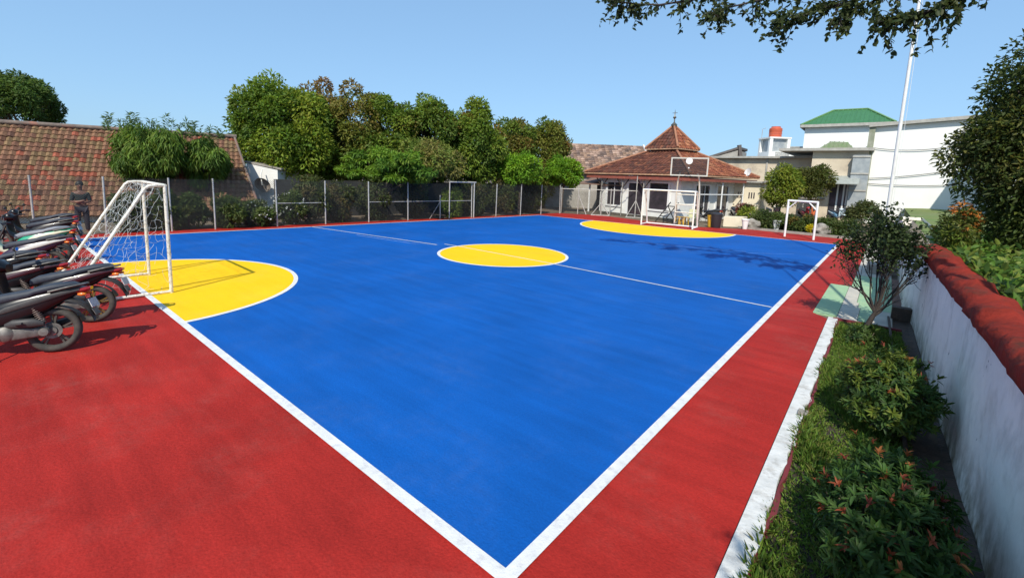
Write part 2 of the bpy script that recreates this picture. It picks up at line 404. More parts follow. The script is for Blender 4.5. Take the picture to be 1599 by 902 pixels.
b.add(vs, [(3*i+k, 3*i+3+k, 3*i+4+k, 3*i+1+k) for i in range(n-2) for k in range(2)])
b.box((1.52, 8.47, .01), (1.0, .05, .07)); struct(b.build('kerb_edge', MAROON))
b = MB(); b.poly([(1.1, -4, -.006), (2.0, -4, -.006), (1.9, 8.44, -.006), (1.06, 8.44, -.006)]); struct(b.build('bed_soil', mat('dark_bed_soil', (.05, .036, .024), .95, (.028, .022, .015), 9, bump=.7, bscale=30)))
b = MB()                                           # shallow drain along the wall foot
vs = []
for y in np.linspace(-4, 9.4, 30):
    xw = 2.36-.035*max(0, (y-2))*.75; xw = 2.40-.024*y
    for dx, dz in ((-.36, .05), (-.33, .055), (-.30, -.02), (-.06, -.025), (0, .0)): vs.append((xw+dx, y, dz+rng.normal(0, .004)))
b.add(vs, [(5*i+k, 5*i+5+k, 5*i+6+k, 5*i+1+k) for i in range(29) for k in range(4)])
b.box((2.02, 9.5, .11), (.3, .2, .26)); struct(b.build('drain', mat('damp_brick', (.075, .045, .032), .8, (.04, .03, .022), 6, bump=.5, bscale=35, c3=(.11, .07, .045), s3=14)))
# path of green and bare slabs
GRN = mat('worn_green_paint', (.26, .42, .24), .7, (.33, .47, .27), 2.5, c3=(.18, .34, .24), s3=1.5, bump=.2)
SLAB = mat('pale_slab', (.52, .48, .40), .8, (.42, .40, .35), 3, bump=.3, c3=(.6, .56, .46), s3=1.2)
BRICKS = mat('brick_dust', (.22, .11, .08), .9, (.13, .08, .06), 6, bump=.5, bscale=25)
b = MB()
def slab(x0, x1, y0, y1, k, z=.012):
    b.cur = k; b.box(((x0+x1)/2, (y0+y1)/2, z-.02), (x1-x0-.008, y1-y0-.008, .04))
slab(.66, 1.06, 8.76, 12.33, 0); slab(1.06, 1.38, 8.5, 9.9, 1); slab(1.06, 1.34, 9.9, 10.4, 1); slab(1.06, 1.30, 10.4, 12.3, 1); slab(1.38, 1.6, 8.5, 9.9, 0); slab(1.6, 1.9, 8.5, 9.9, 1)
slab(1.34, 1.9, 9.9, 10.4, 0); slab(1.30, 1.9, 10.4, 12.3, 0); slab(1.1, 1.9, 12.3, 14.4, 0); slab(1.1, 1.9, 14.4, 24, 1)
b.cur = 2; b.box((2.0, 12, -.005), (.2, 5.0, .04)); struct(b.build('path', [GRN, SLAB, BRICKS]))

WALLW = mat('stained_white_wall', (.66, .66, .65), .8, (.56, .56, .55), 1.6, bump=.35, bscale=14, c3=(.34, .32, .29), s3=2.2)
def wallmat():
    M = bpy.data.materials.new('stained_white_plaster'); M.use_nodes = True; t = M.node_tree; bs = t.nodes['Principled BSDF']; bs.inputs['Roughness'].default_value = .8
    tc = t.nodes.new('ShaderNodeTexCoord')
    def noise(s, st, l, h, det=6):
        mp = t.nodes.new('ShaderNodeMapping'); mp.inputs['Scale'].default_value = st; t.links.new(tc.outputs['Object'], mp.inputs[0])
        nn = t.nodes.new('ShaderNodeTexNoise'); nn.inputs['Scale'].default_value = s; nn.inputs['Detail'].default_value = det; nn.inputs['Roughness'].default_value = .65
        t.links.new(mp.outputs[0], nn.inputs['Vector']); mr = t.nodes.new('ShaderNodeMapRange'); mr.inputs[1].default_value = l; mr.inputs[2].default_value = h
        t.links.new(nn.outputs[0], mr.inputs[0]); return mr.outputs[0]
    def mix(a, c, f):
        mx = t.nodes.new('ShaderNodeMix'); mx.data_type = 'RGBA'
        if isinstance(a, tuple): mx.inputs[6].default_value = (*a, 1)
        else: t.links.new(a, mx.inputs[6])
        mx.inputs[7].default_value = (*c, 1); t.links.new(f, mx.inputs[0]); return mx.outputs[2]
    c = mix((.92, .86, .77), (.78, .73, .66), noise(1.3, (1, 1, 1), .35, .7))
    c = mix(c, (.44, .40, .34), noise(2.0, (1, 1.5, 1.0), .50, .84))       # rain streaks
    c = mix(c, (.13, .12, .11), noise(3.1, (1, 1.0, .8), .685, .70, 5))    # flaked-off patches
    sx = t.nodes.new('ShaderNodeSeparateXYZ'); t.links.new(tc.outputs['Object'], sx.inputs[0])
    mr = t.nodes.new('ShaderNodeMapRange'); mr.inputs[1].default_value = .5; mr.inputs[2].default_value = .0; t.links.new(sx.outputs[2], mr.inputs[0])
    mu = t.nodes.new('ShaderNodeMath'); mu.operation = 'MULTIPLY'; t.links.new(mr.outputs[0], mu.inputs[0]); t.links.new(noise(6, (1, 1, .6), .35, .6), mu.inputs[1])
    c = mix(c, (.22, .17, .10), mu.outputs[0])                              # splashed mud along the foot
    t.links.new(c, bs.inputs['Base Color'])
    nn = t.nodes.new('ShaderNodeTexNoise'); nn.inputs['Scale'].default_value = 9; nn.inputs['Detail'].default_value = 8; t.links.new(tc.outputs['Object'], nn.inputs['Vector'])
    bp = t.nodes.new('ShaderNodeBump'); bp.inputs['Strength'].default_value = .5; bp.inputs['Distance'].default_value = .02
    t.links.new(nn.outputs[0], bp.inputs['Height']); t.links.new(bp.outputs[0], bs.inputs['Normal'])
    return M
PLAST = wallmat()
REDCAP = mat('faded_red_cap_paint', (.25, .026, .015), .85, (.16, .02, .012), 5, bump=1.0, bscale=13, c3=(.075, .034, .022), s3=3.5, spec=.12)
rw = thing('retaining_wall', 'long low white stained wall with a thick red cap beside the planting bed', 'wall', (2.3, 5, 0))
b = MB(); vs = []; ysw = np.linspace(-5, 24, 59)
def wx(y): return 2.40-.024*y if y < 9.4 else 2.40-.024*9.4-.13*min(1, (y-9.4)/.5)
zc = [0.0, .35, .7, 1.05, 1.36]
for y in ysw:
    for k, z in enumerate(zc): vs.append((wx(y)+rng.normal(0, .008)+.02*(k/4), y, z-.04*(k == 0)))
K = len(zc)
b.add(vs, [(K*i+k, K*i+k+1, K*i+K+k+1, K*i+K+k) for i in range(len(ysw)-1) for k in range(K-1)], True)
y0, y1 = -5, 24
b.add([(wx(y0), y0, -.04), (2.8, y0, -.04), (2.8, y0, 1.36), (wx(y0)+.02, y0, 1.36), (wx(y1), y1, -.04), (2.8, y1, -.04), (2.8, y1, 1.36), (wx(y1)+.02, y1, 1.36)], [(0, 1, 2, 3), (7, 6, 5, 4), (1, 5, 6, 2)])
o = b.build('wall_face', PLAST); local(rw, o)
b = MB(); vs = []; nn = 120; ysc = np.linspace(-5, 9.75, nn)
for i, y in enumerate(ysc):
    a = .012*math.sin(y*5.1)+.01*math.sin(y*11.7+1); bl = .025*abs(math.sin(y*2.3))
    for dx, dz in ((-.02, 1.30), (-.05, 1.35), (-.055+a, 1.43), (.0+a, 1.485+bl*.6), (.14, 1.51+bl), (.28, 1.48+a), (.35, 1.40), (.36, 1.25)):
        vs.append((wx(y)+.02+dx+rng.normal(0, .009), y, dz+rng.normal(0, .012)+(.02*math.sin(y*7.3+dx*9)-.03*(math.sin(y*3.9+1.3) > .8))*(dz > 1.4)))
b.add(vs, [(8*i+k, 8*i+k+1, 8*i+9+k, 8*i+8+k) for i in range(nn-1) for k in range(7)], True)
b.add([vs[k] for k in range(8)], [tuple(range(8))]); b.add(vs[-8:], [tuple(range(7, -1, -1))])
local(rw, b.build('wall_cap', REDCAP))
# raised ground behind the wall
b = MB(); nx, ny = 24, 40; xs_ = np.linspace(2.5, 34, nx); ys_ = np.linspace(-8, 60, ny)
vs = [(x if j else x, y, 1.24+.08*math.sin(x*1.1)*math.cos(y*.7)*(x > 3)) for y in ys_ for j, x in enumerate(xs_)]
b.add(vs, [(i*nx+j, i*nx+j+1, i*nx+nx+j+1, i*nx+nx+j) for i in range(ny-1) for j in range(nx-1)], True)
b.add([(2.55, 24, -.05), (2.55, 60, -.05), (2.55, 60, 1.24), (2.55, 24, 1.24)], [(0, 1, 2, 3)])
struct(b.build('raised_ground', mat('grassy_soil', (.10, .17, .03), .95, (.15, .17, .05), 1.2, bump=.6, bscale=18, c3=(.22, .19, .13), s3=.35)))

# ------------------------------------------------------------------ tiled roofs
TILE = colmat('clay_tile', .8, 0, .25, .28)
def tiles(mb, O, U, Vv, wid, hgt, uL, uR, colf, row=.31, colw=.24, amp=.022, saw=.03, sub=2):
    """courses of pan tiles on the plane O + u U + v V, between uL(v) and uR(v)"""
    O, U, Vv = (np.asarray(a, float) for a in (O, U, Vv)); N = nrm(np.cross(U, Vv)); nr = max(1, int(round(hgt/row))); rw_ = hgt/nr
    for r in range(nr):
        v0, v1 = r*rw_, (r+1)*rw_
        l = min(uL(v0), uL(v1)); rr = max(uR(v0), uR(v1)); j0 = int(math.floor(l/colw)); j1 = int(math.ceil(rr/colw))
        for j in range(j0, j1):
            c = colf(j*colw, v0)
            jz = random.gauss(0, .006)
            for k in range(sub*2):
                ua, ub = (j+k/(sub*2))*colw, (j+(k+1)/(sub*2))*colw
                def pt(u, v, h):
                    u2 = min(max(u, uL(v)), uR(v)); return O+U*u2+Vv*v+N*(h+jz+amp*math.cos(2*math.pi*u/colw))
                if ub <= min(uL(v0), uL(v1)) or ua >= max(uR(v0), uR(v1)): continue
                i = len(mb.v)
                mb.add([pt(ua, v0-.02, saw), pt(ub, v0-.02, saw), pt(ub, v1, 0), pt(ua, v1, 0), pt(ua, v0-.02, -.03), pt(ub, v0-.02, -.03)], [(0, 1, 2, 3), (4, 5, 1, 0)], False)
                mb.c += [tuple(c)]*6
def tilecol(pal, wts, patch=None, lo=.72, hi=1.25):
    pal = np.array(pal)
    def f(u, v):
        p = np.array(wts, float)
        if patch is not None: p = p*patch(u, v)
        p /= p.sum(); return np.clip(pal[rng.choice(len(pal), p=p)]*rng.uniform(lo, hi), .01, .9)
    return f
WHITEWALL = mat('white_wall_paint', (.78, .77, .73), .8, (.70, .69, .65), 1.0, bump=.15)
DARKWOOD = mat('dark_timber', (.06, .04, .03), .8, (.035, .025, .02), 6)

# long low house at the left
rA, rB = G(0, 191, 3.95), G(366, 214, 3.95)
U = nrm(rA-rB); rD = D(408, 334, 21.3)
down = rD-rB; down -= U*np.dot(down, U)*0.0
# the slope plane holds the ridge and the foot of the right rake
e_off = np.dot(down, U); dn = down-U*e_off; slope = np.linalg.norm(dn); Vup = -dn/slope
wid = np.linalg.norm(rA-rB)+4
hs = thing('tiled_house', 'long house under a huge weathered red and tan tiled roof behind the fence', 'house', tuple(rB))
def pL(u, v): 
    red = .10+7*math.exp(-((u-wid+5.2+v*.35)/.8)**2)*(v < 3.4)+5*math.exp(-((u-wid+6.9+v*.1)/.5)**2)+3.5*(v > slope-.55)+.5*(math.sin(u*.9+v*1.7) > .9)
    return np.array([1, 1, red, 1.2, .8])
b = MB()
O_ = rD-0*U
tiles(b, rB+dn, U, Vup, wid, slope, lambda v: e_off*(1-v/slope), lambda v: wid, tilecol([(.19, .102, .06), (.165, .082, .052), (.25, .075, .045), (.175, .112, .058), (.10, .052, .036)], [4, 4, .6, 3, .8], pL, .84, 1.16), row=.27, colw=.22, amp=.03, saw=.06)
o = b.build('roof', TILE); local(hs, o)
b = MB(); back = np.array([-Vup[0], -Vup[1], 0]); back = -nrm(np.array([dn[0], dn[1], 0]))
b.tube([rB-U*.1+[0, 0, .03], rB+U*wid*.5+[0, 0, .02], rB+U*wid+[0, 0, .03]], .10, 8)
b.tube([rB+[0, 0, .02], rB+dn+U*e_off+[0, 0, .02]], .06, 6)
o = b.build('ridge_tiles', mat('mossy_ridge', (.2, .15, .12), .9, (.1, .085, .075), 4, c3=(.34, .14, .09), s3=2)); o.parent = None; local(hs, o)
b = MB()
q = [rB+dn*.97+U*e_off+back*.4, rB+dn*.97+U*wid+back*.4]
qq = [p+back*7.5 for p in q]
for p_, r_ in ((q[0], q[1]), (qq[0], qq[1]), (q[0], qq[0]), (q[1], qq[1])):
    b.prism([np.array([p_[0], p_[1], -.5]), np.array([r_[0], r_[1], -.5]), np.array([r_[0], r_[1], q[0][2]-.05]), np.array([p_[0], p_[1], q[0][2]-.05])], np.array([0, 0, .001])+back*.02)
o = b.build('wall', WHITEWALL); local(hs, o)
b = MB()                                        # far slope
bb = rB-[0, 0, .05]; b.prism([bb, bb+U*wid, bb+U*wid+back*4.5-[0, 0, 3.6], bb+back*4.5-[0, 0, 3.6]], (0, 0, -.04)); o = b.build('rear_roof', mat('old_clay', (.25, .14, .09), .85, (.14, .09, .06), 5)); local(hs, o)

# white gable with a rusty dish beside that house
gw0 = D(389, 352, 24.2); gw1 = D(436, 350, 24.2); zt = ZAT(gw0[0], gw0[1], 258)
wg = thing('shed', 'small white plastered shed between the tiled roof and the round green tree', 'shed', (gw0[0], gw0[1], 0))
b = MB(); uu = nrm((gw1-gw0)*[1, 1, 0]); nb = np.array([-uu[1], uu[0], 0]); nb = nb*np.sign(nb@(gw0-CAM))
g0_ = np.array([gw0[0], gw0[1], -.4]); g1_ = g0_+uu*np.linalg.norm((gw1-gw0)[:2])
b.prism([g0_, g1_, g1_+[0, 0, zt+.2], g0_+[0, 0, zt+.5]], nb*3); o = b.build('wall', WHITEWALL); local(wg, o)
b = MB(); b.prism([g0_-uu*.2+[0, 0, zt+.55], g1_+uu*.2+[0, 0, zt+.22], g1_+uu*.2+[0, 0, zt+.30], g0_-uu*.2+[0, 0, zt+.63]], nb*3.4-nb*.0); o = b.build('roof', CONC); local(wg, o)
dc = D(411, 288, 23.6); sd = thing('satellite_dish', 'rusty grey satellite dish hanging on the white shed wall', 'dish', tuple(dc))
b = MB(); b.lathe([(0, -.12), (.18, -.09), (.32, -.03), (.40, .06), (.41, .07), (.32, -.01), (.18, -.08), (0, -.1)], dc, nrm(-nb+[0, 0, -.5]), 24); o = b.build('dish', mat('rusty_grey', (.3, .26, .22), .7, (.18, .14, .11), 5)); local(sd, o)
b = MB(); b.tube([dc-nb*.1, dc+[0, 0, .5]-nb*.2, dc+[-.1, 0, .75]], .03); b.tube([dc+nb*.4+[0, 0, -.2], dc-nb*.05], .04); o = b.build('mount', mat('white_pipe', (.75, .74, .68), .5)); local(sd, o)

# ------------------------------------------------------------------ chain-link fence along the far side
STEEL = mat('galvanised_pipe', (.50, .49, .45), .5, (.34, .32, .29), 10, metal=.25)
WIRE = mat('grey_fence_wire', (.05, .052, .05), .7)
F0, F1 = G(268, 361.0), G(872, 333.2)
fd = nrm(F1-F0); fn = np.array([-fd[1], fd[0], 0.0])
def fx(px): return V(px, 345, F0, fn)*[1, 1, 0]
fence_px = [-60, 53, 165, 268, 336, 433, 508.5, 576, 637, 687, 736, 774, 812, 844, 873]
def chain(mb, p, q, z0, z1, s=.075, w_=.006):
    p, q = np.asarray(p, float), np.asarray(q, float); L = np.linalg.norm(q-p); d = (q-p)/L; H = z1-z0; nn_ = np.cross(d, (0, 0, 1))
    k = -int(H/s)-1
    while k*s < L:
        for sg in (1, -1):
            x0, x1 = k*s, k*s+H
            a = max(0, x0); c = min(L, x1)
            if c > a:
                za, zb = (z0+(a-x0), z0+(c-x0)) if sg > 0 else (z1-(a-x0), z1-(c-x0))
                P_, Q_ = p+d*a+[0, 0, za], p+d*c+[0, 0, zb]; off = nrm(np.cross(nn_, Q_-P_))*w_/2
                e = nn_*(.003*sg)
                mb.add([P_-off+e, Q_-off+e, Q_+off+e, P_+off+e], [(0, 1, 2, 3)], False)
        k += 1
fe = thing('chain_link_fence', 'tall chain link fence on grey steel posts along the far side of the court', 'fence', tuple(F0))
FH = 1.93
for i, px in enumerate(fence_px):
    p = fx(px); h = FH+(.04 if px != 687 else 0)
    if px in (687,): h = 1.3
    b = MB(); b.tube([p-[0, 0, .05], p+[0, 0, h]+[random.gauss(0, .02), random.gauss(0, .02), 0]], .032, 8); o = b.build('post', STEEL); local(fe, o)
    if i < len(fence_px)-1:
        q = fx(fence_px[i+1])
        b = MB(); chain(b, p-fd*0, q, .03, FH); o = b.build('mesh_panel', WIRE); local(fe, o)
for a, c in ((433, 508.5), (576, 637), (637, 687), (687, 736)):
    b = MB(); b.tube([fx(a)+[0, 0, .98], fx(c)+[0, 0, .98]], .018, 6); o = b.build('rail', STEEL); local(fe, o)
b = MB(); p = fx(687); b.tube([p+[0, 0, .95], G(671, 341.5)-fn*.5*0], .025, 6); o = b.build('brace', STEEL); local(fe, o)
gf = thing('gate_frame', 'grey pipe gate frame standing higher than the chain link fence', 'gate frame', tuple(fx(736)))
b = MB(); p, q = fx(738)-fn*.08, fx(700)-fn*.08; top = ZAT(p[0], p[1], 285)
b.tube([p, p+[0, 0, top]], .04, 8); b.tube([p+[0, 0, top]-fd*-.12, q+[0, 0, top]], .045, 8); b.tube([q, q+[0, 0, top]], .035, 8); o = b.build('frame', STEEL); local(gf, o)
# short end fence beside the prayer house
E0, E1 = G(874, 332.6), G(952, 336.5)
ed = nrm(E1-E0)
ef = thing('end_fence', 'short chain link fence with a pipe top rail left of the prayer house', 'fence', tuple(E0))
b = MB(); chain(b, E0, E1, .02, 1.6); o = b.build('mesh_panel', WIRE); local(ef, o)
b = MB(); b.tube([E0+[0, 0, 1.72], E0+ed*7.2+[0, 0, 1.78]], .03, 6); o = b.build('rail', STEEL); local(ef, o)
for k in (.02, .36, 1.0):
    p = E0+(E1-E0)*k; b = MB(); b.tube([p, p+[0, 0, 1.85]], .035, 8); o = b.build('post', STEEL); local(ef, o)
p = E0+(E1-E0)*.36; b = MB(); b.tube([p+[0, 0, 1.35], p+ed*.75-[0, .3, 0]], .03, 6); o = b.build('brace', STEEL); local(ef, o)
# net stands
def net_stand(label, px, py, pyt, sp):
    p = G(px, py); h = ZAT(p[0], p[1], pyt); t = thing('net_stand', label, 'net stand', tuple(p), 0)
    b = MB(); b.tube([(0, 0, 0), (0, 0, h)], .035, 8); t2 = b.build('pole', STEEL, t)
    for s_ in (-1, 1): b = MB(); b.tube([(0, 0, min(h*.62, 1.15)), (ed[0]*sp*s_, ed[1]*sp*s_-.1, 0)], .028, 6); b.build('strut', STEEL, t)
    b = MB(); b.bar((-ed[0]*sp, -ed[1]*sp-.1, .03), (ed[0]*sp, ed[1]*sp-.1, .03), .06); b.build('foot', STEEL, t)
net_stand('short three legged pipe stand in front of the end fence', 938, 336.5, 304, .62)
net_stand('tall pipe net stand with two struts before the prayer house door', 991, 340, 275, .55)

# ------------------------------------------------------------------ prayer house with a two tier roof
MW = mat('pale_wall', (.76, .76, .72), .8, (.66, .66, .62), 1.5, bump=.1)
GLASSD = mat('dark_pane', (.03, .028, .032), .12, (.06, .05, .06), 2.5, spec=.6)
FRAMEW = mat('white_frame', (.72, .72, .70), .6)
FASC = mat('redwood_fascia', (.30, .085, .055), .7, (.2, .06, .045), 5)
PALEF = mat('peeling_fascia', (.55, .36, .22), .7, (.38, .2, .12), 3)
P0 = np.array([-8.6, 27.35, 0]); mu = nrm((-.972, .235, 0)); mv = np.array([.235, .972, 0]); SZ = 6.2
mo = thing('prayer_house', 'small prayer house with a two tier orange tiled roof and a finial', 'building', tuple(P0))
def mp(u, v, z): return P0+mu*u+mv*v+np.array([0, 0, z])
EZ = 2.98; OV = 1.25
def ring(z, o): return [mp(-o, -o, z), mp(SZ+o, -o, z), mp(SZ+o, SZ+o, z), mp(-o, SZ+o, z)]
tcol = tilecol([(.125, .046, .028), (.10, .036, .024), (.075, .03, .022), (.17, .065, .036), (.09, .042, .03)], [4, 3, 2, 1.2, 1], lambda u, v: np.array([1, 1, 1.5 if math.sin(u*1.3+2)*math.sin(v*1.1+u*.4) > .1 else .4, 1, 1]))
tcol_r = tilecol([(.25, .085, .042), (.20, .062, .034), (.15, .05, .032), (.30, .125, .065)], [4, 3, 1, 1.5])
def tier(z0, o0, z1, o1, name):
    b = MB(); lo_, hi_ = ring(z0, o0), ring(z1, o1)
    for i in range(4):
        a, c = lo_[i], lo_[(i+1) % 4]; d, e = hi_[i], hi_[(i+1) % 4]
        # walk so that the normal points outwards
        Uv = nrm(a-c); Wd = np.linalg.norm(a-c); mid = (a+c)/2; mt = (d+e)/2; Vv = mt-mid; H_ = np.linalg.norm(Vv); Vv /= H_; tw = np.linalg.norm(d-e)
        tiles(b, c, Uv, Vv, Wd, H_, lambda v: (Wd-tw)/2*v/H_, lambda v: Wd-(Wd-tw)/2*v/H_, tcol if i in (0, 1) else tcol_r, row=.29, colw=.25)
        hb = MB(); hb.tube([a+[0, 0, .05], d+[0, 0, .06]], .085, 6); local(mo, hb.build('hip_ridge', mat('orange_ridge', (.36, .17, .09), .8, (.25, .10, .06), 3)))
    local(mo, b.build(name, TILE))
cxy = mp(SZ/2, SZ/2, 0); az = ZAT(cxy[0], cxy[1], 197)
UE = ZAT(*mp(2.0, 2.0, 0)[:2], 231)
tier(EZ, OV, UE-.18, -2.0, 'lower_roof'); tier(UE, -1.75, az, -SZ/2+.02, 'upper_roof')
b = MB(); a4 = ring(UE-.35, -2.02); b.prism(a4, (0, 0, .42)); local(mo, b.build('drum', FASC))
b = MB()
for o_, z_, t_ in ((-1.76, UE-.05, .09), (OV-.02, EZ-.06, .12)):
    q = ring(z_, o_)
    for i in range(4): b.bar(q[i], q[(i+1) % 4], .04, t_)
local(mo, b.build('fascia', PALEF))
b = MB(); q = ring(EZ-.30, OV-.12)
for i in range(4): b.bar(q[i], q[(i+1) % 4], .06, .22)
b.prism(ring(EZ-.22, OV-.2), (0, 0, .03)); local(mo, b.build('canopy_band', FASC))
b = MB(); b.prism([mp(-.3, -.6, -.05), mp(SZ+.2, -.6, -.05), mp(SZ+.2, SZ, -.05), mp(-.3, SZ, -.05)], (0, 0, EZ-.2)); local(mo, b.build('wall', MW))
b = MB(); b.prism([mp(-.5, -.85, -.05), mp(SZ+.4, -.85, -.05), mp(SZ+.4, -.5, -.05), mp(-.5, -.5, -.05)], (0, 0, .2)); local(mo, b.build('plinth', DARKC))
def opening(name, u0, u1, z0, z1, side='f', bars=1):
    w_, h_ = u1-u0, z1-z0; uc, zc_ = (u0+u1)/2, (z0+z1)/2
    if side == 'f': pt = lambda u, n_, z: mp(u, -n_-.6, z); X, Yn = mu, -mv
    else: pt = lambda u, n_, z: mp(-n_-.3, u, z); X, Yn = mv, -mu
    b = MB()
    for c_, s_ in (((uc, z1+.05), (w_+.28, .1)), ((uc, z0-.06), (w_+.28, .12)), ((u0-.07, zc_), (.14, h_)), ((u1+.07, zc_), (.14, h_))):
        b.box(pt(c_[0], .03, c_[1]), (s_[0], .08, s_[1]), X, Yn)
    for k in range(bars): b.box(pt(u0+w_*(k+1)/(bars+1), .025, zc_), (.05, .05, h_), X, Yn)
    o = b.build(name, FRAMEW); local(mo, o)
    b = MB(); b.box(pt(uc, .006, zc_), (w_, .012, h_), X, Yn); g = b.build('pane', GLASSD); g.parent = o
opening('window', 4.4, 5.65, .7, 2.3); opening('door', 2.55, 3.75, .16, 2.3, bars=0); opening('window', .6, 2.0, .65, 2.35, bars=0)
opening('window', 1.0, 2.6, .5, 2.3, 's', 2); opening('door', 3.6, 5.0, .16, 2.3, 's', 1)
for u in (5.95, 4.05, 2.28):
    b = MB(); b.tube([mp(u, -OV+.3, 0), mp(u, -OV+.3, EZ-.32)], .04, 8); local(mo, b.build('column', mat('grey_post', (.3, .29, .26), .7, (.2, .19, .17), 5)))
    b = MB(); b.bar(mp(u, -OV+.3, 1.95), mp(u+.6, -OV+.3, EZ-.33), .05); b.bar(mp(u, -OV+.3, 1.95), mp(u-.6, -OV+.3, EZ-.33), .05); local(mo, b.build('bracket', DARKWOOD))
for v in (3.0, 5.8):
    b = MB(); b.tube([mp(-OV+.25, v, 0), mp(-OV+.25, v, EZ-.32)], .045, 8); local(mo, b.build('column', FRAMEW))
b = MB(); b.tube([mp(-OV+.25, 0.2, 1.75), mp(-OV+.25, 5.8, 1.75)], .035, 8); local(mo, b.build('verandah_rail', FRAMEW))
b = MB(); tp = np.array([cxy[0], cxy[1], az])
b.lathe([(.2, -.02), (.22, .1), (.12, .2), (.05, .26), (.04, .5), (.13, .6), (.04, .72), (.03, .95), (.0, 1.2)], tp, (0, 0, 1), 12); b.bar(tp+[-.18, 0, .92], tp+[.18, 0, .92], .03)
local(mo, b.build('finial', mat('tarnished_metal', (.22, .2, .16), .4, metal=.8)))
lp = mp(-1.1, 6.0, EZ+.35); ls = thing('satellite_dish', 'round white dish at the right corner of the prayer house roof', 'dish', tuple(lp))
b = MB(); b.lathe([(0, -.08), (.16, -.06), (.27, .02), (.28, .03), (.16, -.03), (0, -.05)], lp, nrm((-.6, -1, .3)), 20); local(ls, b.build('dish', FRAMEW))
b = MB(); b.tube([lp+[0, .1, -.35], lp+[0, .1, 0]], .03, 6); b.tube([lp+[0, -.05, -.35], lp+[.08, -.4, .1]], .012, 5); local(ls, b.build('mount', STEEL))

# long roof behind it
lh = D(889, 229, 42); rh = D(1004, 223, 42); lh[2] = rh[2] = (lh[2]+rh[2])/2
bh = thing('long_house', 'house under a long grey brown tiled roof left behind the prayer house', 'house', tuple(lh))
U2 = nrm(lh-rh); L2 = np.linalg.norm(lh-rh); fr = nrm(np.array([CAM[0]-lh[0], CAM[1]-lh[1], 0])); fr -= U2*np.dot(fr, U2); fr = nrm(fr)
eh = rh+fr*4.3-np.array([0, 0, 2.75])
Vv2 = rh-eh; H2 = np.linalg.norm(Vv2); Vv2 /= H2
b = MB(); tiles(b, eh, U2, Vv2, L2+3, H2, lambda v: 0, lambda v: L2+2.5, tilecol([(.26, .17, .12), (.2, .13, .1), (.32, .22, .17), (.14, .1, .085)], [3, 3, 2, 2]), row=.31, colw=.3)
local(bh, b.build('roof', TILE))
b = MB(); b.prism([eh+fr*-.4-[0, 0, .1], eh+U2*(L2+2.4)+fr*-.4-[0, 0, .1], eh+U2*(L2+2.4)-fr*8.2-[0, 0, .1], eh-fr*8.2-[0, 0, .1]], (0, 0, -(eh[2]))); local(bh, b.build('wall', mat('dim_wall', (.4, .38, .34), .8, (.3, .28, .25), 2)))
b = MB(); b.prism([rh, rh+U2*(L2+2.5), rh+U2*(L2+2.5)-fr*4.3-[0, 0, 2.75], rh-fr*4.3-[0, 0, 2.75]], (0, 0, -.05)); local(bh, b.build('rear_roof', mat('old_clay', (.25, .14, .09))))
b = MB(); b.bar(rh-U2*.05+[0, 0, .05], eh-U2*.05+[0, 0, .05], .12, .18); local(bh, b.build('bargeboard', FRAMEW))
# low dark lean-to left of the prayer house
a = G(880, 331); an = E0+[0, 3.2, 0]
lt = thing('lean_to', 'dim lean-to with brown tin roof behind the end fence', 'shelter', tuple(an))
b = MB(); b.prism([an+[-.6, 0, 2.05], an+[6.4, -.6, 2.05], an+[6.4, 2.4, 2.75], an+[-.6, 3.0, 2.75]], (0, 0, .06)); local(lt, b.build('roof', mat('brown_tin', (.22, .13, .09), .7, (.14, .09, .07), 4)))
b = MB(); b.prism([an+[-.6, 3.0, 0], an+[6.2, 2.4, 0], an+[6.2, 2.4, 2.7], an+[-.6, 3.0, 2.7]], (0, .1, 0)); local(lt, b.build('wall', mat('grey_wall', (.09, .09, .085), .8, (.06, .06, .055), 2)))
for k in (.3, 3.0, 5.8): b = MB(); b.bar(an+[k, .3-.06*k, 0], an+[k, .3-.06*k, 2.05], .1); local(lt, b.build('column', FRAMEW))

# ------------------------------------------------------------------ buildings at the right
BEIGE = mat('beige_plaster', (.62, .53, .40), .85, (.52, .44, .33), .8, bump=.1, c3=(.36, .3, .23), s3=.6)
CREAM = mat('cream_plaster', (.72, .64, .48), .85, (.64, .56, .42), .8, c3=(.5, .45, .35), s3=.7)
WHITEB = mat('plain_white_plaster', (.80, .80, .77), .8, (.75, .75, .72), .5)  # plain white base tone for walls and pots alike
GREENR = mat('green_metal_roof', (.05, .17, .06), .5, (.04, .14, .05), 1.5)
GREYT = mat('grey_trim', (.42, .40, .36), .7, (.3, .29, .26), 3)
def face_block(name, label, cat, px0, px1, d0, d1, pyt0, depth, m_, group=None):
    """a building whose front runs between two sight lines, with a flat roof at row pyt0 of its left end"""
    a, c = V(px0, 300, (0, d0, 0), (0, 1, 0)), V(px1, 300, (0, d1, 0), (0, 1, 0)); a[2] = c[2] = 0; u = nrm(c-a); nb_ = np.array([-u[1], u[0], 0]); nb_ *= np.sign(nb_@(a-CAM*[1, 1, 0]))
    h = ZAT(a[0], a[1], pyt0); t = thing(name, label, cat, tuple(a), 0, group)
    b = MB(); b.prism([a-[0, 0, .05], c-[0, 0, .05], c-[0, 0, .05]+nb_*depth, a-[0, 0, .05]+nb_*depth], (0, 0, h+.05)); local(t, b.build('wall', m_))
    return t, a, c, u, nb_, h
t, a, c, u, nb_, h = face_block('beige_house', 'long beige flat roofed house behind the cream wall with slots', 'house', 1112, 1265, 41.5, 41.5, 247, 8, BEIGE)
b = MB(); b.prism([a-u*.3-nb_*.4+[0, 0, h], c+u*.2-nb_*.4+[0, 0, h], c+u*.2+nb_*8+[0, 0, h], a-u*.3+nb_*8+[0, 0, h]], (0, 0, .16)); local(t, b.build('roof_slab', GREYT))
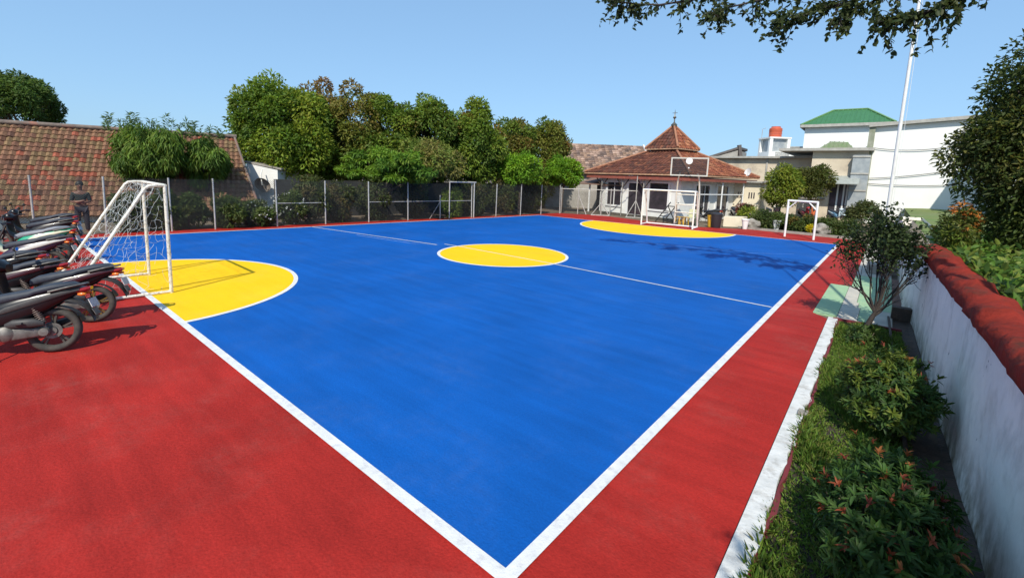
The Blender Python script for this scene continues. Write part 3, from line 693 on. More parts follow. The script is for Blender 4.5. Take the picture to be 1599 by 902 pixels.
for k in (4.2, 7.6): b = MB(); b.box(a+u*k-nb_*.03+[0, 0, h/2], (.12, .1, h-.04), u, nb_); local(t, b.build('downpipe', GREYT))
t, a, c, u, nb_, h = face_block('beige_house', 'taller beige house with a ledge and dark porch behind the pipe goal frame', 'house', 1262, 1348, 39.5, 39.5, 236, 7, BEIGE)
b = MB(); b.prism([a-u*2.2-nb_*.5+[0, 0, h], c+u*.3-nb_*.5+[0, 0, h], c+u*.3+nb_*7+[0, 0, h], a-u*2.2+nb_*7+[0, 0, h]], (0, 0, .2)); local(t, b.build('roof_slab', GREYT))
W_ = np.linalg.norm(c-a)
b = MB(); b.box(a+u*(W_*.62)-nb_*.02+[0, 0, 1.6], (W_*.42, .06, 2.3), u, nb_); o = b.build('porch_window', GLASSD); local(t, o)
for k in (.55, .66, .72): b = MB(); b.box(a+u*(W_*k)-nb_*.07+[0, 0, 1.6], (.1, .08, 2.4), u, nb_); local(t, b.build('porch_post', FRAMEW))
b = MB(); b.prism([a+u*W_*.1-nb_*1.5+[0, 0, 2.75], a+u*W_*.92-nb_*1.5+[0, 0, 2.75], a+u*W_*.92+[0, 0, 3.3], a+u*W_*.1+[0, 0, 3.3]], (0, 0, .07)); local(t, b.build('porch_roof', mat('weathered_sheet', (.34, .36, .33), .6, (.25, .27, .25), 3)))
b = MB(); b.box(a+u*(W_*.90)-nb_*.25+[0, 0, h*.5+.4], (1.0, .5, h*.72), u, nb_); o = b.build('glazed_bay', mat('grey_glazing', (.25, .28, .30), .3, (.38, .40, .40), 2)); local(t, o)
for k in range(4): b = MB(); b.box(a+u*(W_*.90)-nb_*.52+[0, 0, h*.22+k*1.2], (1.04, .06, .12), u, nb_); local(t, b.build('bay_rail', GREYT))
# cream wall with ventilation slots
a, c = D(1136, 335, 32.6), D(1183, 335, 31.4); a[2] = c[2] = 0; u = nrm(c-a); nb_ = np.array([-u[1], u[0], 0]); nb_ *= np.sign(nb_@(a-CAM*[1, 1, 0])); h = ZAT(a[0], a[1], 284)
t = thing('cream_wall', 'cream wall block with six narrow slots right of the prayer house', 'wall', tuple(a))
b = MB(); b.prism([a, c, c+nb_*3, a+nb_*3], (0, 0, h)); local(t, b.build('wall', CREAM))
b = MB()
for k in (.30, .37, .44, .66, .74, .82): b.box(a+u*np.linalg.norm(c-a)*k-nb_*.004+[0, 0, h*.66], (.075, .02, .42), u, nb_)
local(t, b.build('vent_slot', GLASSD))
b = MB(); b.box((a+c)/2+nb_*1.3+[0, 0, h+.05], (np.linalg.norm(c-a)+.3, 3.2, .1), u, nb_); local(t, b.build('coping', GREYT))
# water tower
a, c = D(1190.5, 250, 46), D(1222, 250, 46); p = (a+c)/2; wz = np.linalg.norm((c-a)[:2]); zt = ZAT(p[0], p[1], 217.5)
t = thing('tank_tower', 'white tank tower with an open grey side carrying the red water tank', 'tower', (p[0], p[1], 0)); u = nrm((c-a)*[1, 1, 0]); nb_ = np.array([-u[1], u[0], 0]); nb_ *= np.sign(nb_@(p-CAM))
b = MB(); z0 = ZAT(p[0], p[1], 238)
b.box(np.array([p[0], p[1], z0/2]), (wz, wz, z0), u, nb_)
for i in (-1, 1):
    for j in (-1, 1): b.box(np.array([p[0], p[1], (z0+zt)/2])+u*i*(wz/2-.15)+nb_*j*(wz/2-.15), (.3, .3, zt-z0), u, nb_)
b.box(np.array([p[0], p[1], zt+.06]), (wz+.1, wz+.1, .14), u, nb_); b.box(np.array([p[0], p[1], ZAT(p[0], p[1], 241)])+u*1.2, (3.2, wz, .5), u, nb_); local(t, b.build('frame', WHITEB))
b = MB(); b.box(np.array([p[0], p[1], (z0+zt)/2]), (wz-.5, wz-.5, zt-z0), u, nb_); local(t, b.build('panel', mat('grey_glazing', (.25, .28, .30))))
t2 = thing('water_tank', 'orange red plastic water tank on top of the white tower', 'water tank', (p[0], p[1], zt+.13)); tr = .58
b = MB(); hh = ZAT(p[0], p[1], 198)-zt-.13
b.lathe([(0, 0), (tr*.92, 0), (tr, .06), (tr*.97, hh*.3), (tr*1.02, hh*.33), (tr*.98, hh*.55), (tr*1.02, hh*.58), (tr, hh*.82), (tr*.72, hh*.93), (tr*.72, hh), (0, hh)], (0, 0, 0), (0, 0, 1), 24); b.build('tank', mat('orange_plastic', (.55, .11, .05), .4, (.45, .09, .045), 2), t2)
b = MB(); b.tube([(-1.2, 0, -1.0), (-1.2, 0, .9), (-.9, 0, 1.0)], .03, 6); b.build('pipe', STEEL, t2)
# white house with the green metal roof
def hip_roof(mb, P, u, nb_, W_, Dp, z0, z1, rl, rib=.5):
    q = [P, P+u*W_, P+u*W_+nb_*Dp, P+nb_*Dp]; q = [k*[1, 1, 0]+[0, 0, z0] for k in q]; r0_ = (P+u*(W_-rl)/2+nb_*Dp/2)*[1, 1, 0]+[0, 0, z1]; r1_ = r0_+u*rl
    mb.add([*q, r0_, r1_], [(0, 1, 5, 4), (1, 2, 5), (2, 3, 4, 5), (3, 0, 4)], False)
    n_ = int(W_/rib)
    for k in range(1, n_):
        x = W_*k/n_; top_f = min(1, x/((W_-rl)/2), (W_-x)/((W_-rl)/2)); s_ = q[0]+u*x; e = s_+(nb_*Dp/2+np.array([0, 0, z1-z0]))*top_f
        mb.bar(s_+[0, 0, .02], e+[0, 0, .02], .09, .07)
    return q, r0_, r1_
a, c = D(1244, 250, 51.5), D(1390, 250, 46.4); a[2] = c[2] = 0; u = nrm(c-a); nb_ = np.array([-u[1], u[0], 0]); nb_ *= np.sign(nb_@(a-CAM*[1, 1, 0])); W_ = np.linalg.norm(c-a)
z0 = ZAT(a[0], a[1], 195.5); mid = (a+c)/2+nb_*4.5; z1 = ZAT(mid[0], mid[1], 171.5)
t = thing('green_roofed_house', 'tall white house under a ribbed green hipped metal roof', 'house', tuple(a))
b = MB(); b.prism([a+u*.4+nb_*.5, c-u*.4+nb_*.5, c-u*.4+nb_*8.5, a+u*.4+nb_*8.5], (0, 0, z0-.05)); local(t, b.build('wall', WHITEB))
b = MB(); q, r0_, r1_ = hip_roof(b, a, u, nb_, W_, 9, z0, z1, W_*.38, .42); local(t, b.build('roof', GREENR))
b = MB(); 
for s_, e in ((q[0], r0_), (q[1], r1_), (r0_, r1_)): b.bar(s_+[0, 0, .06], e+[0, 0, .06], .22, .1)
local(t, b.build('ridge_cap', mat('light_green_cap', (.14, .27, .09), .5)))
b = MB(); b.bar(q[0]-[0, 0, .12], q[1]-[0, 0, .12], .12, .3); b.bar(q[0]-[0, 0, .12], q[3]-[0, 0, .12], .12, .3); local(t, b.build('gutter', GREYT))
for zf in (.62, .82):
    b = MB(); b.box(a+u*.38+nb_*2.5+[0, 0, z0*zf], (.08, 1.4, 1.1), u, nb_); local(t, b.build('window', GLASSD))
b = MB(); b.box(a-u*.5+nb_*2.5+[0, 0, z0*.75], (1.8, 2.0, .15), u, nb_); local(t, b.build('awning', GREYT))
a, c = D(1268, 250, 43), D(1340, 250, 43); a[2] = c[2] = 0; u = nrm(c-a); W_ = np.linalg.norm(c-a); z0 = ZAT(a[0], a[1], 237); mid = (a+c)/2+nb_*2; z1 = ZAT(mid[0], mid[1], 221.5)
t = thing('green_roofed_annexe', 'low annexe with a small light green hipped roof before the white house', 'house', tuple(a))
b = MB(); q, r0_, r1_ = hip_roof(b, a, u, nb_, W_, 4, z0, z1, W_*.38, .42); local(t, b.build('roof', mat('mossy_green_roof', (.11, .19, .06), .7, (.2, .2, .14), 4)))
b = MB(); b.prism([a+u*.2+nb_*.3, c-u*.2+nb_*.3, c-u*.2+nb_*3.7, a+u*.2+nb_*3.7], (0, 0, z0-.02)); local(t, b.build('wall', BEIGE))
# dark gable far behind
a = D(1113, 248, 60); z0, z1 = ZAT(a[0], a[1], 246), ZAT(a[0], a[1], 231)
t = thing('far_house', 'dark pointed gable peeping over the beige house beside the prayer house roof', 'house', (a[0], a[1], 0)); c = D(1151, 248, 60); u = nrm((c-a)*[1, 1, 0]); W_ = np.linalg.norm((c-a)[:2]); a = a*[1, 1, 0]
b = MB(); b.prism([a, a+u*W_, a+u*W_+[0, 0, z1-.2], a+[0, 0, z0]], nb_*5); local(t, b.build('wall', mat('dim_wall', (.4, .38, .34))))
b = MB(); b.prism([a-u*.6+[0, 0, z0-.15], a+u*(W_+.1)+[0, 0, z1], a+u*(W_+.1)+[0, 0, z1+.3], a-u*.6+[0, 0, z0+.15]], nb_*5-nb_*.4*0); b.bar(a+u*(W_+.1)+[0, 0, z1+.5], a+u*(W_+.5)+[0, 0, z0-.4], .4, .4); local(t, b.build('roof', mat('dark_roof', (.09, .08, .075), .8, (.14, .12, .11), 3)))
# big white hall
a, c = D(1349, 310, 33.2), D(1492, 310, 30.15); a[2] = c[2] = 0; u = nrm(c-a); nb_ = np.array([-u[1], u[0], 0]); nb_ *= np.sign(nb_@(a-CAM*[1, 1, 0])); W_ = np.linalg.norm(c-a)+6
h = ZAT(a[0], a[1], 199); h2 = h+(ZAT(c[0], c[1], 187)-h)*W_/(W_-6)
t = thing('white_hall', 'big plain white walled hall behind the flagpole', 'building', tuple(a))
b = MB(); b.prism([a, a+u*W_, a+u*W_+[0, 0, h2], a+[0, 0, h]], nb_*12); local(t, b.build('wall', WHITEB))
b = MB(); b.prism([a-u*.25-nb_*.35+[0, 0, h+.003], a+u*W_-nb_*.35+[0, 0, h2+.003], a+u*W_+nb_*12+[0, 0, h2+.003], a-u*.25+nb_*12+[0, 0, h+.003]], (0, 0, .22)); local(t, b.build('roof', GREYT))
b = MB(); b.box(a-u*.05-nb_*.05+[0, 0, h/2], (.35, .3, h-.01), u, nb_); local(t, b.build('corner_pilaster', mat('moss_green_trim', (.2, .22, .15), .8, (.3, .3, .24), 3)))
q = thing('added_shade_house', 'plain white house added to shade the hall wall, mostly hidden behind the tall dense tree', 'house', (6.5, 33, 0))  # added so its roof edge throws a wedge of shade on the hall
b = MB(); b.box((10.5, 36.5, 3.7), (8, 7, 7.4)); local(q, b.build('wall', WHITEB))
b = MB(); b.box((10.5, 36.5, 7.47), (8.3, 7.2, .14)); local(q, b.build('roof_slab', GREYT))
for k, (p0, p1, sag, lab) in enumerate((((1352, 229), (1486, 229), .25, 'thin sagging cable highest across the white hall wall'), ((1336, 279), (1490, 266), .12, 'middle cable rising to the right across the white hall'), ((1346, 286), (1490, 289), .1, 'lowest cable stretched level across the white hall'))):
    s_ = V(*p0, a-nb_*.1, nb_); e = V(*p1, a-nb_*.1, nb_)
    pts = [s_+(e-s_)*i/12-np.array([0, 0, sag*4*(i/12)*(1-i/12)]) for i in range(13)]
    b = MB(); b.tube(pts, .022, 5); tag(b.build('cable', mat('black_cable', (.03, .03, .03), .6)), lab, 'cable', 'cables on the hall wall')
# ------------------------------------------------------------------ flagpole
fp = np.array(G(1372, 427)); fp[2] = 0
t = thing('flagpole', 'tall white flagpole rising behind the small leafy tree', 'flagpole', tuple(fp))
b = MB(); b.tube([(0, 0, 0), (0, 0, 4.0), (.02, 0, 9.5)], [.05, .046, .036], 12); b.build('pole', mat('white_pole_paint', (.78, .77, .74), .45, (.68, .67, .63), 4), t)
b = MB(); b.box((0, 0, .15), (.6, .6, .3)); b.build('base', CONC, t, .02)
b = MB(); b.tube([(.09, -.02, .9), (.10, -.02, 5), (.08, -.02, 9.3)], .005, 4); b.build('halyard', FRAMEW, t)

# ------------------------------------------------------------------ goals
TOPB, BASEB = .24, 1.5
GP = mat('cream_goal_paint', (.76, .75, .68), .5, (.66, .63, .53), 12, c3=(.25, .17, .1), s3=22)
NET = mat('pale_net_string', (.52, .56, .56), .8)
def goal(t, gp, w_, h, top, base, r=.035, net=True, mid=False):
    """mouth along x at y = 0, net behind at -y"""
    for x in (0, w_):
        b = MB(); b.tube([(x, 0, 0), (x, 0, h)], r, 10); b.build('post', gp, t)
        rr = .12
        pts = [(x, 0, h)] + [(x, -top*.6, h), (x, -top, h-.01), (x, -top-.06, h-.06)] + [(x, -base, .03)]
        b = MB(); b.tube(pts, r*.95, 8); b.build('stay', gp, t)
        b = MB(); b.tube([(x, 0, r), (x, -base, r)], r*.95, 8); b.build('ground_bar', gp, t)
    b = MB(); b.tube([(-.02, 0, h), (w_+.02, 0, h)], r, 10); b.build('crossbar', gp, t)
    b = MB(); b.tube([(0, -base, r), (w_, -base, r)], r*.9, 8); b.build('rear_bar', gp, t)
    if net:
        b = MB(); s_ = .125
        def panel(f, nu, nv, keep=.62):
            g_ = [[np.array(f(i/nu, j/nv))+rng.normal(0, .022, 3)*(0 < j < nv) for j in range(nv+1)] for i in range(nu+1)]
            for i in range(nu+1):
                for j in range(nv+1):
                    if i < nu and random.random() < keep: b.tube([g_[i][j], (g_[i][j]+g_[i+1][j])/2+rng.normal(0, .014, 3)-[0, 0, .012], g_[i+1][j]], .0024, 3, False)
                    if j < nv and random.random() < keep: b.tube([g_[i][j], (g_[i][j]+g_[i][j+1])/2+rng.normal(0, .016, 3), g_[i][j+1]], .0024, 3, False)
        dp = lambda v: top+(base-top)*(1-v)
        for x in (0, w_): panel(lambda a_, v, x=x: (x+.05*math.sin(a_*5+v*4)*(0 < v < 1), -a_*dp(v), v*h), 11, 16)
        panel(lambda a_, v: (a_*w_, -dp(v)+.12*math.sin(a_*3.14)*math.sin(v*3.14), v*h), 15, 17)
        panel(lambda a_, v: (a_*w_, -v*top, h-.05*math.sin(v*3.1)), 15, 4)
        b.build('net', NET, t)
p, q = G(268, 457), G(233, 429); gd = nrm(q-p); rz = math.atan2(gd[1], gd[0])-math.pi   # x axis runs from q to p
t = thing('futsal_goal', 'worn cream futsal goal with a torn net beside the parked motorbikes', 'goal', tuple(q), math.atan2((p-q)[1], (p-q)[0]))
goal(t, GP, np.linalg.norm(p-q), 2.08, TOPB, BASEB, .031)
p, q = G(1081, 358), G(1001, 350.5)
t = thing('futsal_goal', 'white futsal goal without net standing on the far yellow goal area', 'goal', tuple(p), math.atan2((q-p)[1], (q-p)[0]))
goal(t, mat('white_goal_paint', (.80, .80, .78), .45, (.72, .71, .68), 10), np.linalg.norm(p-q), 2.0, .35, 1.0, .045, False)
# small pipe goal
p, q = G(1225, 369), G(1270, 374.5); u = nrm(q-p); h = 1.78; WP = mat('white_goal_paint', (.80, .80, .78))
t = thing('pipe_frame', 'small white pipe frame with corner braces on the red far edge', 'frame', tuple(p)); L_ = np.linalg.norm(q-p)
for k in (0, L_):
    b = MB(); b.tube([u*k, u*k+[0, 0, h]], .05, 8); b.build('post', WP, t)
    s_ = 1 if k == 0 else -1
    b = MB(); b.tube([u*k+[0, 0, h-.4], u*(k+s_*.38)+[0, 0, h-.03]], .032, 6); b.build('brace', WP, t)
b = MB(); b.tube([-u*.03+[0, 0, h], u*(L_+.03)+[0, 0, h]], .05, 8); b.build('crossbar', WP, t)

# basketball stand
bp0 = G(1049, 352); bp1 = G(1088, 355); u = nrm(bp1-bp0); fw = np.array([u[1], -u[0], 0]); fw *= np.sign(fw@(CAM-bp0)); W_ = np.linalg.norm(bp1-bp0)
bc = (bp0+bp1)/2; ba = -fw*1.6; 
t = thing('basketball_stand', 'basketball hoop with a dark clear backboard on a white pipe stand', 'basketball hoop', tuple(bc))
zb, zt = ZAT(*(bc)[:2], 274), ZAT(*(bc)[:2], 247); hw = .95
def bl(x, y, z): return u*x+fw*y+np.array([0, 0, z])
b = MB(); b.box(bl(0, 0, (zb+zt)/2), (hw*2-.1, .02, zt-zb-.1), u, fw); M_ = bpy.data.materials.new('smoked_acrylic'); M_.use_nodes = True
bs = M_.node_tree.nodes['Principled BSDF']; bs.inputs['Base Color'].default_value = (.03, .03, .03, 1); bs.inputs['Roughness'].default_value = .15; bs.inputs['Alpha'].default_value = .42
b.build('backboard', M_, t)
b = MB()
for x in (-hw, hw): b.box(bl(x, 0, (zb+zt)/2), (.07, .05, zt-zb), u, fw)
for z in (zb, zt): b.box(bl(0, 0, z), (hw*2+.07, .052, .07), u, fw)
b.build('board_frame', mat('dull_white_metal', (.5, .49, .44), .5), t)
b = MB(); b.lathe([(0, 0), (.18, 0), (.18, .015), (0, .015)], bl(-.02, .015, zb+.80), fw, 20); b.lathe([(.0, .0), (.04, 0), (.04, .01), (0, .01)], bl(-.02, .02, zb+.42), fw, 8); b.build('white_disc', FRAMEW, t)
b = MB(); b.lathe([(.225+.012*math.cos(a_), .012*math.sin(a_)) for a_ in np.linspace(0, 2*math.pi, 8, False)], bl(0, .4, zb+.2), (0, 0, 1), 20, True); b.bar(bl(0, .02, zb+.2), bl(0, .19, zb+.2), .08, .05); b.build('rim', mat('dark_rim', (.06, .05, .04), .5), t)
for x in (-.62, .62):
    b = MB(); b.tube([bl(x*.75, -.06, zb+.1), bl(x*.9, -.25, zb-.2), bl(x, -.55, 1.7), bl(x, -.7, 0)], .045, 8); b.build('upright', GP, t)
b = MB()
for z in (1.78, 1.2, .75): b.tube([bl(-.62, -.58, z), bl(.62, -.58, z)], .035, 6)
b.tube([bl(-.62, -.7, .05), bl(-.62, -2.0, .05), bl(.62, -2.0, .05), bl(.62, -.7, .05)], .04, 6); b.tube([bl(-.62, -2.0, .05), bl(-.62, -.6, 1.75)], .03, 6); b.tube([bl(.62, -2.0, .05), bl(.62, -.6, 1.75)], .03, 6); b.build('frame', GP, t)
# a leaning black easel by the prayer house wall
e0 = G(1023, 346)
t = thing('metal_rack', 'leaning black metal rack before the prayer house window', 'rack', tuple(e0))
b = MB()
for k in (0, .5): b.tube([(k, -k*.1, 0), (k+.75, .35-k*.1, 1.25)], .035, 6)
for f in (.3, .55, .8): b.tube([(f*.75, f*.35, 1.25*f), (f*.75+.5, f*.35-.05, 1.25*f)], .03, 6)
b.tube([(.62, .3, 1.0), (.9, .9, 0)], .03, 6); b.tube([(.7, 0, .08), (1.15, -.05, .08)], .05, 6); b.build('rack', mat('black_paint', (.03, .028, .026), .5), t)

# stools, chairs, bins
YP = mat('yellow_plastic', (.62, .36, .03), .45)
def stool(p, label, mt, g='plastic stools'):
    t = thing('stool', label, 'stool', tuple(p), random.uniform(0, 1.5), g)
    b = MB(); b.box((0, 0, .45), (.32, .32, .04)); b.build('seat', mt, t, .01)
    for i in (-1, 1):
        for j in (-1, 1): b = MB(); b.bar((i*.17, j*.17, 0), (i*.12, j*.12, .43), .05, .03); b.build('leg', mt, t)
stool(G(1051, 352)+[0, .9, 0], 'yellow plastic stool left, inside the far goal frame', YP)
stool(G(1060, 352.5)+[0, .9, 0], 'yellow plastic stool right, beside the pale plastic chair', YP)
t = thing('plastic_chair', 'pale green plastic armchair behind the far goal', 'chair', tuple(G(1075, 352)+[0, .6, 0]), .2)
PC = mat('pale_plastic', (.5, .5, .3), .5)
b = MB(); b.box((0, 0, .43), (.46, .44, .04)); b.build('seat', PC, t, .01)
b = MB(); b.box((0, .24, .68), (.46, .04, .46), Y=nrm((0, 1, .15)), Z=nrm((0, .15, 1))); b.build('backrest', PC, t, .01)
for i in (-1, 1):
    for j in (-1, 1): b = MB(); b.bar((i*.24, j*.24, 0), (i*.2, j*.2, .42), .05); b.build('leg', PC, t)
    b = MB(); b.tube([(i*.23, -.2, .43), (i*.25, -.18, .63), (i*.24, .2, .65)], .022, 6); b.build('armrest', PC, t)
def bin_(p, label, m1, m2, r=.27, h=.75, lid=True):
    t = thing('bin', label, 'bin', tuple(p), 0, 'bins by the far edge')
    b = MB(); b.lathe([(0, 0), (r*.78, 0), (r*.8, .02), (r, h), (r*1.06, h), (r*1.06, h+.03), (r*.95, h+.03), (r*.9, h*.9), (0, h*.9)], (0, 0, 0), (0, 0, 1), 18); b.build('body', m1, t)
    if lid: b = MB(); b.lathe([(r*1.08, h+.03), (r*1.08, h+.07), (r*.7, h+.14), (0, h+.16)], (0, 0, 0), (0, 0, 1), 18); b.build('lid', m2, t)
BLKP = mat('black_plastic', (.025, .025, .03), .5)
bin_(G(1106, 355)+[0, .5, 0], 'yellow open bin beside the black bin at the far red edge', YP, YP, .24, .62, False)
bin_(G(1115, 356)+[0, .3, 0], 'black lidded bin beside the yellow bin at the far red edge', BLKP, BLKP, .3, .72)
# low kerb wall, planters
lw0, lw1 = G(1120, 356)+[0, 1.1, 0], G(1152, 357)+[0, 1.1, 0]
b = MB(); d_ = lw1-lw0; b.prism([lw0, lw1, lw1+[.1, .5, 0], lw0+[.1, .5, 0]], (0, 0, .62)); tag(b.build('low_wall', CREAM, None, .02), 'low cream garden wall behind the black bin', 'wall')
for p, lab, r_ in ((G(1157, 359)+[0, .8, 0], 'white tapered flower pot at the left end of the garden bushes', .19), (G(1203, 362)+[0, 1.5, 0], 'white flower pot in front of the pink motorbike', .2)):
    t = thing('flower_pot', lab, 'flower pot', tuple(p), 0, 'pots in the garden'); b = MB(); b.lathe([(0, 0), (r_*.6, 0), (r_, .5), (r_*1.12, .5), (r_*1.12, .56), (r_*.9, .56), (r_*.85, .48), (0, .46)], (0, 0, 0), (0, 0, 1), 16); b.build('pot', WHITEB, t)
k0, k1 = G(1152, 356.3), G(1330, 374.3)
b = MB(); d_ = k1-k0; b.prism([k0, k1, k1+[0, .18, 0], k0+[0, .18, 0]], (0, 0, .12)); struct(b.build('kerb', CONC))

# ------------------------------------------------------------------ motorbikes
BLKM = mat('black_gloss', (.008, .008, .010), .28, spec=.4, coat=.15)
BLKS = mat('black_satin', (.03, .03, .032), .55, (.045, .042, .04), 20)
SEATM = mat('navy_vinyl', (.02, .027, .042), .62, (.03, .038, .052), 15, bump=.15, bscale=200)
TYRE = mat('dusty_rubber', (.035, .033, .03), .85, (.07, .06, .05), 12)
GOLD = mat('gold_rim', (.35, .22, .07), .4, (.22, .14, .05), 12, metal=.7)
ALU = mat('cast_aluminium', (.20, .19, .175), .55, (.10, .095, .085), 10, metal=.5)
REDL = mat('red_lens', (.30, .012, .015), .15, coat=.5)
ORL = mat('orange_lens', (.7, .17, .02), .25)
PLATE = mat('plate_white', (.6, .6, .58), .5, (.35, .35, .34), 30)
CHROME = mat('mirror_glass', (.6, .62, .65), .08, metal=1.0)
def bikelocal(paint, panel, seat, rim, shield=None, name='motorbike'):
    t = thing(name, 'x', 'motorbike')
    Rw = .285
    for x in (0, 1.26):
        wd = .052 if x == 0 else .042
        hub = MB(); hub.lathe([(0, -.07), (.05, -.07), (.05, .07), (0, .07)], (x, 0, Rw), (0, 1, 0), 14); h_ = hub.build('wheel', ALU, t)
        b = MB(); pr = [(Rw-.045+.045*math.cos(a_)*1.0, wd*math.sin(a_)) for a_ in np.linspace(0, 2*math.pi, 12, False)]
        b.lathe(pr, (x, 0, Rw), (0, 1, 0), 36, True); b.build('tyre', TYRE, h_)
        b = MB(); b.lathe([(.222, -.032), (.246, -.038), (.246, .038), (.222, .032)], (x, 0, Rw), (0, 1, 0), 30, True)
        for k in range(5):
            a_ = k*2*math.pi/5+.3
            for da in (-.13, .13): b.bar((x+.04*math.cos(a_), 0, Rw+.04*math.sin(a_)), (x+.225*math.cos(a_+da), 0, Rw+.225*math.sin(a_+da)), .022, .03, (0, 1, 0))
        b.build('rim', rim, h_)
        b = MB(); b.lathe([(.055, .05), (.1, .05), (.1, .056), (.055, .056)], (x, 0, Rw), (0, 1, 0), 20, True); b.build('brake_disc', ALU, h_)
    b = MB(); b.loft([(-.02, .0, .29, .02, .05), (.12, .08, .29, .05, .06), (.34, .075, .29, .075, .085), (.5, .05, .30, .09, .10), (.62, .0, .32, .11, .1), (.74, 0, .33, .07, .06)], 16, 4.5); b.lathe([(0, .0), (.085, .0), (.095, .02), (.07, .04), (0, .045)], (.42, .125, .30), (0, 1, 0), 16); b.lathe([(0, 0), (.06, 0), (.05, .03), (0, .035)], (.06, .11, .29), (0, 1, 0), 14); b.build('engine', ALU, t)
    b = MB(); b.loft([(.05, .13, .40, .02, .03), (.15, .14, .42, .05, .06), (.34, .13, .42, .05, .055), (.42, .12, .40, .02, .03)]); b.build('air_box', BLKS, t)
    b = MB()
    b.tube([(.04, .10, .33), (.18, .10, .66)], .014, 8)
    for k in range(9): f = .25+.07*k; b.lathe([(.034+.007*math.cos(a_), .007*math.sin(a_)) for a_ in np.linspace(0, 2*math.pi, 6, False)], np.array([.04, .10, .33])+np.array([.14, 0, .33])*f, (.14, 0, .33), 12, True)
    b.build('shock_absorber', mat('spring_steel', (.2, .16, .14), .5, metal=.5), t)
    b = MB(); b.tube([(.6, -.1, .26), (.35, -.14, .25), (.2, -.15, .28)], .022, 8); b.tube([(.22, -.155, .28), (.12, -.16, .31), (-.22, -.165, .40)], [.03, .052, .055], 12); b.build('exhaust', BLKS, t)
    # body side panels rising to the tail
    b = MB(); b.loft([(-.33, 0, .81, .035, .03), (-.25, 0, .79, .085, .055), (-.10, 0, .735, .12, .10), (.08, 0, .665, .14, .15), (.3, 0, .585, .145, .19), (.52, 0, .51, .14, .19), (.68, 0, .43, .125, .14), (.8, 0, .36, .10, .09)], 18, 2.8); b.build('body', paint, t)
    for s_ in (-1, 1):
        b = MB(); b.loft([(-.29, s_*.075, .80, .012, .012), (-.12, s_*.122, .765, .012, .03), (.1, s_*.145, .70, .012, .045), (.4, s_*.15, .60, .010, .04), (.56, s_*.14, .53, .008, .012)], 10); b.build('side_stripe', panel, t)
    b = MB(); b.loft([(-.27, 0, .865, .06, .015), (-.20, 0, .872, .11, .04), (-.02, 0, .848, .14, .058), (.13, 0, .81, .145, .058), (.19, 0, .778, .145, .065), (.42, 0, .735, .13, .07), (.6, 0, .70, .095, .07), (.7, 0, .665, .05, .05)], 18, 2.6); b.build('seat', seat, t)
    b = MB(); b.tube([(.0, .14, .80), (-.18, .135, .845), (-.33, .08, .875), (-.35, 0, .88), (-.33, -.08, .875), (-.18, -.135, .845), (0, -.14, .80)], .014, 8); b.build('grab_rail', ALU, t)
    b = MB(); b.loft([(-.39, 0, .815, .05, .022), (-.34, 0, .80, .08, .04), (-.24, 0, .785, .088, .035)], 12); b.build('tail_light', REDL, t)
    for s_ in (-1, 1): b = MB(); b.loft([(-.36, s_*.12, .745, .02, .015), (-.32, s_*.12, .745, .03, .024), (-.28, s_*.1, .745, .02, .015)], 10); b.build('indicator', ORL, t)
    # rear mudguard
    vs = []; 
    prof = [(-.06, .70), (-.18, .69), (-.27, .655), (-.335, .60), (-.385, .53), (-.42, .46), (-.44, .40)]
    for x, z in prof:
        for y, dz in ((-.085, -.03), (-.06, 0), (.06, 0), (.085, -.03)): vs.append((x, y, z+dz))
    for x, z in prof:
        for y, dz in ((-.08, -.038), (-.06, -.012), (.06, -.012), (.08, -.038)): vs.append((x+.008, y, z+dz))
    K_ = len(prof); b = MB(); b.add(vs, [(4*i+k, 4*i+k+1, 4*i+5+k, 4*i+4+k) for i in range(K_-1) for k in range(3)]+[(4*K_+4*i+k, 4*K_+4*i+4+k, 4*K_+4*i+5+k, 4*K_+4*i+k+1) for i in range(K_-1) for k in range(3)], True); b.build('mudguard', BLKS, t)
    b = MB(); d_ = nrm((-.06, 0, -.08)); b.box((-.405, 0, .62), (.24, .12, .008), (0, 1, 0), nrm((.35, 0, .94)), nrm((-.94, 0, .35))); b.build('number_plate', PLATE, t)
    b = MB(); b.box((-.43, .0, .50), (.17, .10, .006), (0, 1, 0), nrm((.45, 0, .89)), nrm((-.89, 0, .45))); b.build('reflector_plate', ALU, t)
    # hugger over the wheel
    b = MB(); vs = []
    for k in range(9):
        a_ = R(50+k*14); x, z = (Rw+.035)*math.cos(a_), Rw+(Rw+.035)*math.sin(a_)
        for y in (-.06, .06): vs.append((x, y, z))
    b.add(vs, [(2*i, 2*i+1, 2*i+3, 2*i+2) for i in range(8)], True); b.build('inner_fender', BLKS, t)
    sh = shield or paint
    b = MB(); b.loft([(.72, 0, .33, .11, .05), (.86, 0, .36, .14, .06), (.98, 0, .46, .17, .10), (1.03, 0, .62, .185, .14), (1.04, 0, .78, .15, .12)], 16, 3); b.build('leg_shield', sh, t)
    b = MB(); b.loft([(.93, 0, .90, .10, .06), (1.0, 0, .93, .15, .10), (1.08, 0, .93, .13, .10), (1.16, 0, .90, .07, .06)], 14); b.build('headlight_cowl', sh, t)
    b = MB(); b.loft([(1.12, 0, .905, .085, .05), (1.17, 0, .895, .06, .04), (1.18, 0, .89, .03, .02)], 12); b.build('headlight', CHROME, t)
    b = MB(); b.tube([(.90, .36, 1.0), (.95, .24, 1.0), (1.0, .1, .97), (1.0, -.1, .97), (.95, -.24, 1.0), (.90, -.36, 1.0)], .013, 8); hb_ = b.build('handlebar', BLKS, t)
    for s_ in (-1, 1): b = MB(); b.tube([(.94, s_*.26, 1.0), (.895, s_*.375, 1.0)], .02, 8); b.build('grip', BLKS, hb_)
